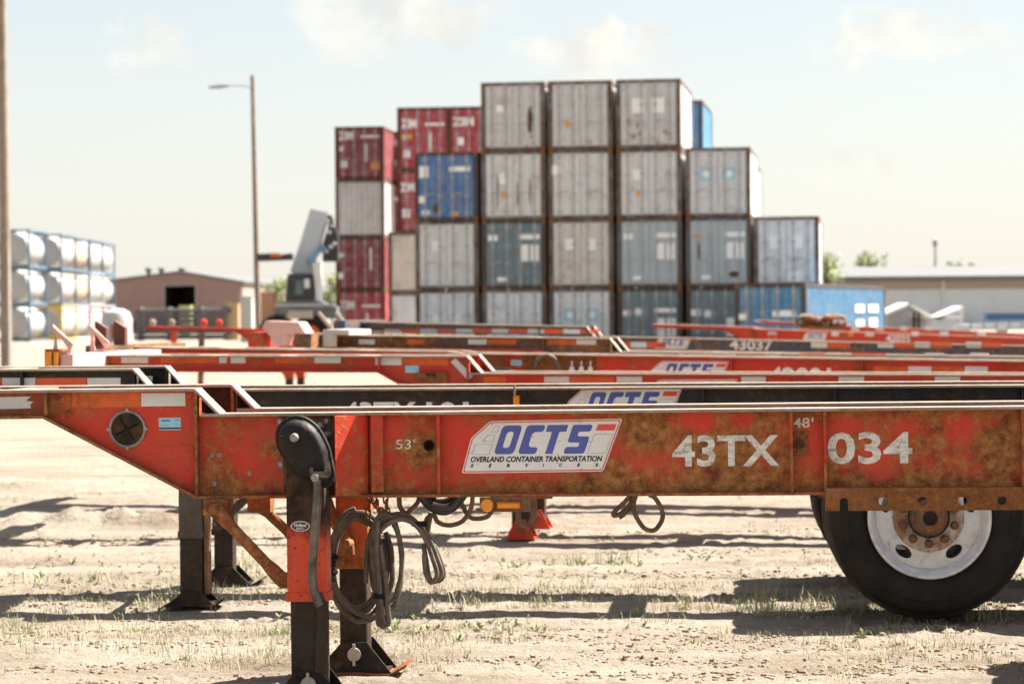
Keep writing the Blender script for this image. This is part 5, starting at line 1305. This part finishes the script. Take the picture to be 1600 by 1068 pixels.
MB().box(-.6, .6, -.3, .3, 0, 1.25).build('pallet_stack', M['rust'], hp_)

# ------------------------------------------------------------------ trees
def leaf_mat(name, c, c2):
    m = simple(name, c, .7, 0, .3, 1.5, c2=c2); return m
M['leaf'] = leaf_mat('tree_leaves', (.24, .26, .10), (.15, .18, .07)); M['leaf2'] = leaf_mat('dark_leaves', (.15, .16, .07), (.10, .11, .05)); M['bark'] = simple('bark', (.12, .09, .07), .9)
def tree(label, px, pytop, D, wpx, n=900, mat='leaf', spire=False):
    p = at(px, pytop, D); h = p.z; w = wpx/F*D/2
    t_ = thing('tree', label, 'tree', Matrix.Translation((p.x, D, 0)), 'trees behind the yard')
    tr = MB().tube([(0, 0, -.1), (.1, 0, h*.35), (.0, .1, h*.9)], [h*.025, h*.018, h*.004], 8)
    for k in range(7):
        a = random.uniform(0, 6.28); z = h*random.uniform(.25, .7); tr.tube([(0, 0, z), (w*.6*math.cos(a), w*.6*math.sin(a), z+h*.2)], [h*.01, h*.003], 5)
    tr.build('trunk', M['bark'], t_, True)
    cl = [(Vector((random.gauss(0, w*.4), random.gauss(0, w*.4), h*random.uniform(.3, .93))), random.uniform(.5, 1)) for _ in range(26)]
    v = []; f = []
    for k in range(n):
        c_, r = random.choice(cl); tap = 1-(max(0, c_.z/h-.45)*(1.5 if spire else .9))
        q_ = Vector((c_.x*tap, c_.y*tap, c_.z)) + Vector((random.gauss(0, 1), random.gauss(0, 1), random.gauss(0, 1)))*r*w*.22
        q_.z = min(q_.z, h*(1.0 if random.random() < .9 else 1.05))
        a = Vector((random.gauss(0, 1), random.gauss(0, 1), random.gauss(0, 1))).normalized(); b_ = a.orthogonal().normalized(); s_ = random.uniform(.10, .22)
        i = len(v); v += [q_-a*s_, q_+b_*s_*.6, q_+a*s_, q_-b_*s_*.6]; f.append((i, i+1, i+2, i+3))
    me = bpy.data.meshes.new('crown'); me.from_pydata([tuple(x) for x in v], [], f); me.materials.append(M[mat]); link('crown', me, t_)
tree('bushy pale green tree right behind the stack end', 1300, 398, 150, 90, 2600)
tree('loose light tree left of the warehouse roof', 1352, 392, 235, 60, 1300)
tree('slim tree above the left end of the warehouse roof', 1384, 394, 240, 34, 900)
tree('round green tree above the middle of the warehouse roof', 1494, 404, 265, 40, 900)
tree('dark pointed tree above the warehouse roof', 1519, 400, 265, 26, 900, 'leaf2', True)
tree('tiny pointed tree right of the dark one above the roof', 1538, 409, 268, 16, 500, 'leaf2', True)
tree('green tree seen through the reach stacker', 437, 430, 235, 60, 1100)
tree('green tree between the reach stacker and the maroon containers', 517, 428, 230, 44, 1000)

# ------------------------------------------------------------------ grass, weeds, clods
def gh_(x, y): return rut(x, y) if (abs(x) < 9 and 6 <= y < 30) else 0.0
def grass_mat():
    m, nd, lk, b = new_mat('dry_grass')
    tc = nd.new('ShaderNodeTexCoord'); n = noise_n(nd, lk, tc.outputs['Object'], 2.3, 4, .7)
    rp = ramp(nd, [(.36, (.20, .23, .085)), (.5, (.33, .31, .16)), (.64, (.50, .42, .27))]); lk.new(n.outputs[0], rp.inputs[0]); lk.new(rp.outputs[0], b.inputs['Base Color']); b.inputs['Roughness'].default_value = .7
    return m
rng = random.Random(5)
v = []; f = []
def blade(x, y, z, h, lean, az, w):
    i = len(v); dx, dy = math.cos(az), math.sin(az); px_, py_ = -dy*w, dx*w
    v.extend([(x-px_, y-py_, z-.01), (x+px_, y+py_, z-.01), (x+dx*lean*.45+px_*.7, y+dy*lean*.45+py_*.7, z+h*.6), (x+dx*lean*.45-px_*.7, y+dy*lean*.45-py_*.7, z+h*.6), (x+dx*lean, y+dy*lean, z+h)])
    f.extend([(i, i+1, i+2, i+3), (i+3, i+2, i+4)])
cnt = 0
while cnt < 3000:
    y = rng.uniform(10.8, 24); x = rng.uniform(-.235*y, .235*y)
    dn = noise.noise(Vector((x*.55, y*.8, 2.2)))*.6 + noise.noise(Vector((x*1.7, y*2.1, 7.2)))*.5
    band = math.exp(-((y-14.0)/1.1)**2) + .45*math.exp(-((y-12.2)/.7)**2) + .25*math.exp(-((y-17.5)/1.2)**2)
    if dn + band*.55 < rng.uniform(.15, .75): continue
    cnt += 1; z = gh_(x, y); hh = rng.uniform(.015, .058)*(1.6 if rng.random() < .05 else 1)
    for k in range(rng.randint(4, 11)): blade(x+rng.gauss(0, .022), y+rng.gauss(0, .022), z, hh*rng.uniform(.5, 1.2), hh*rng.uniform(.1, .9), rng.uniform(0, 6.28), rng.uniform(.0009, .002))
# taller tufts where the photograph shows them
for px, py, n_, s_ in ((330, 935, 26, .11), (372, 905, 30, .12), (365, 880, 30, .14), (540, 870, 10, .07), (1190, 960, 34, .17), (1285, 950, 20, .12), (1530, 965, 30, .13), (1070, 945, 16, .1), (720, 945, 14, .1), (890, 880, 20, .1), (960, 880, 24, .12), (650, 950, 16, .08), (800, 885, 16, .09), (460, 850, 14, .07), (60, 915, 18, .1), (160, 912, 16, .08), (240, 945, 24, .09), (1210, 935, 14, .14), (1240, 960, 10, .1)):
    p = ground_at(px, py)
    for k in range(n_*2): blade(p.x+rng.gauss(0, .07), p.y+rng.gauss(0, .05), gh_(p.x, p.y), s_*rng.uniform(.4, 1.1), s_*rng.uniform(.1, .8), rng.uniform(0, 6.28), rng.uniform(.0015, .0035))
me = bpy.data.meshes.new('grass'); me.from_pydata(v, [], f); me.materials.append(grass_mat())
gr = link('grass', me); tag(gr, 'sparse short grass tufts growing in the sandy ground', 'grass', kind='stuff')
v = []; f = []
def leafy(x, y, z, s):
    for k in range(rng.randint(5, 9)):
        az = rng.uniform(0, 6.28); L_ = s*rng.uniform(.5, 1.1); w_ = L_*.16; e = rng.uniform(.35, 1.2); dx, dy = math.cos(az), math.sin(az)
        i = len(v); h1 = L_*math.sin(e)*.6; l1 = L_*math.cos(e)*.5; h2 = L_*math.sin(e)*rng.uniform(.7, 1); l2 = L_*math.cos(e)
        v.extend([(x, y, z), (x+dx*l1-dy*w_, y+dy*l1+dx*w_, z+h1), (x+dx*l2, y+dy*l2, z+h2), (x+dx*l1+dy*w_, y+dy*l1-dx*w_, z+h1)]); f.append((i, i+1, i+2, i+3))
spots_ = [(150, 912), (560, 990), (365, 885), (350, 900), (800, 975), (760, 970), (730, 985), (690, 985), (820, 990), (960, 885), (980, 900), (930, 895), (860, 880), (790, 880), (1100, 870), (640, 960), (655, 985), (1530, 950), (1180, 945), (60, 905), (180, 850), (240, 950), (450, 975), (1370, 985), (1000, 960), (100, 880), (1290, 960)]
for px, py in spots_:
    p = ground_at(px, py)
    for k in range(rng.randint(5, 12)):
        x, y = p.x+rng.gauss(0, .16), p.y+rng.gauss(0, .12); leafy(x, y, gh_(x, y), rng.uniform(.02, .06))
for k in range(900):
    y = rng.uniform(11.2, 20); x = rng.uniform(-.235*y, .235*y)
    if noise.noise(Vector((x*.7, y*.9, 12.2))) > rng.uniform(0, .5): leafy(x, y, gh_(x, y), rng.uniform(.015, .04))
me = bpy.data.meshes.new('weeds'); me.from_pydata(v, [], f); me.materials.append(simple('weed_leaves', (.21, .25, .09), .6, 0, .2, 3, c2=(.31, .32, .15)))
wd = link('weeds', me); tag(wd, 'low green broad-leaved weeds scattered over the sandy ground', 'weeds', kind='stuff')
v = []; f = []
cnt = 0
while cnt < 9000:
    y = 9.4 + 9*rng.random()**1.6; x = rng.uniform(-.235*y, .235*y)
    dn = noise.noise(Vector((x*.5, y*4.2, 4.4))) + .4*noise.noise(Vector((x*2.5, y*6, 1.4)))
    if dn < rng.uniform(-.05, .55): continue
    cnt += 1; z = gh_(x, y); r = rng.uniform(.004, .015)*(1.9 if rng.random() < .04 else 1)
    i = len(v); a0 = rng.uniform(0, 6.28); sx = rng.uniform(.7, 1.5)
    ring = [(x+r*sx*math.cos(a0+k*1.2566)*rng.uniform(.7, 1.2), y+r*math.sin(a0+k*1.2566)*rng.uniform(.7, 1.2)) for k in range(5)]
    v.extend([(a, b, z-.003) for a, b in ring]); v.extend([(x+(a-x)*.8, y+(b-y)*.8, z+r*.5*rng.uniform(.6, 1.2)) for a, b in ring]); v.append((x, y, z+r*.75))
    for k in range(5):
        n2 = (k+1) % 5; f.extend([(i+k, i+n2, i+5+n2, i+5+k), (i+5+k, i+5+n2, i+10)])
me = bpy.data.meshes.new('soil_clods'); me.from_pydata(v, [], f); me.materials.append(simple('soil_clod', (.17, .115, .07), .95, 0, .3, 3, c2=(.28, .22, .16)))
cl_ = link('soil_clods', me); tag(cl_, 'small brown soil clods scattered along the wheel tracks', 'soil', kind='stuff')
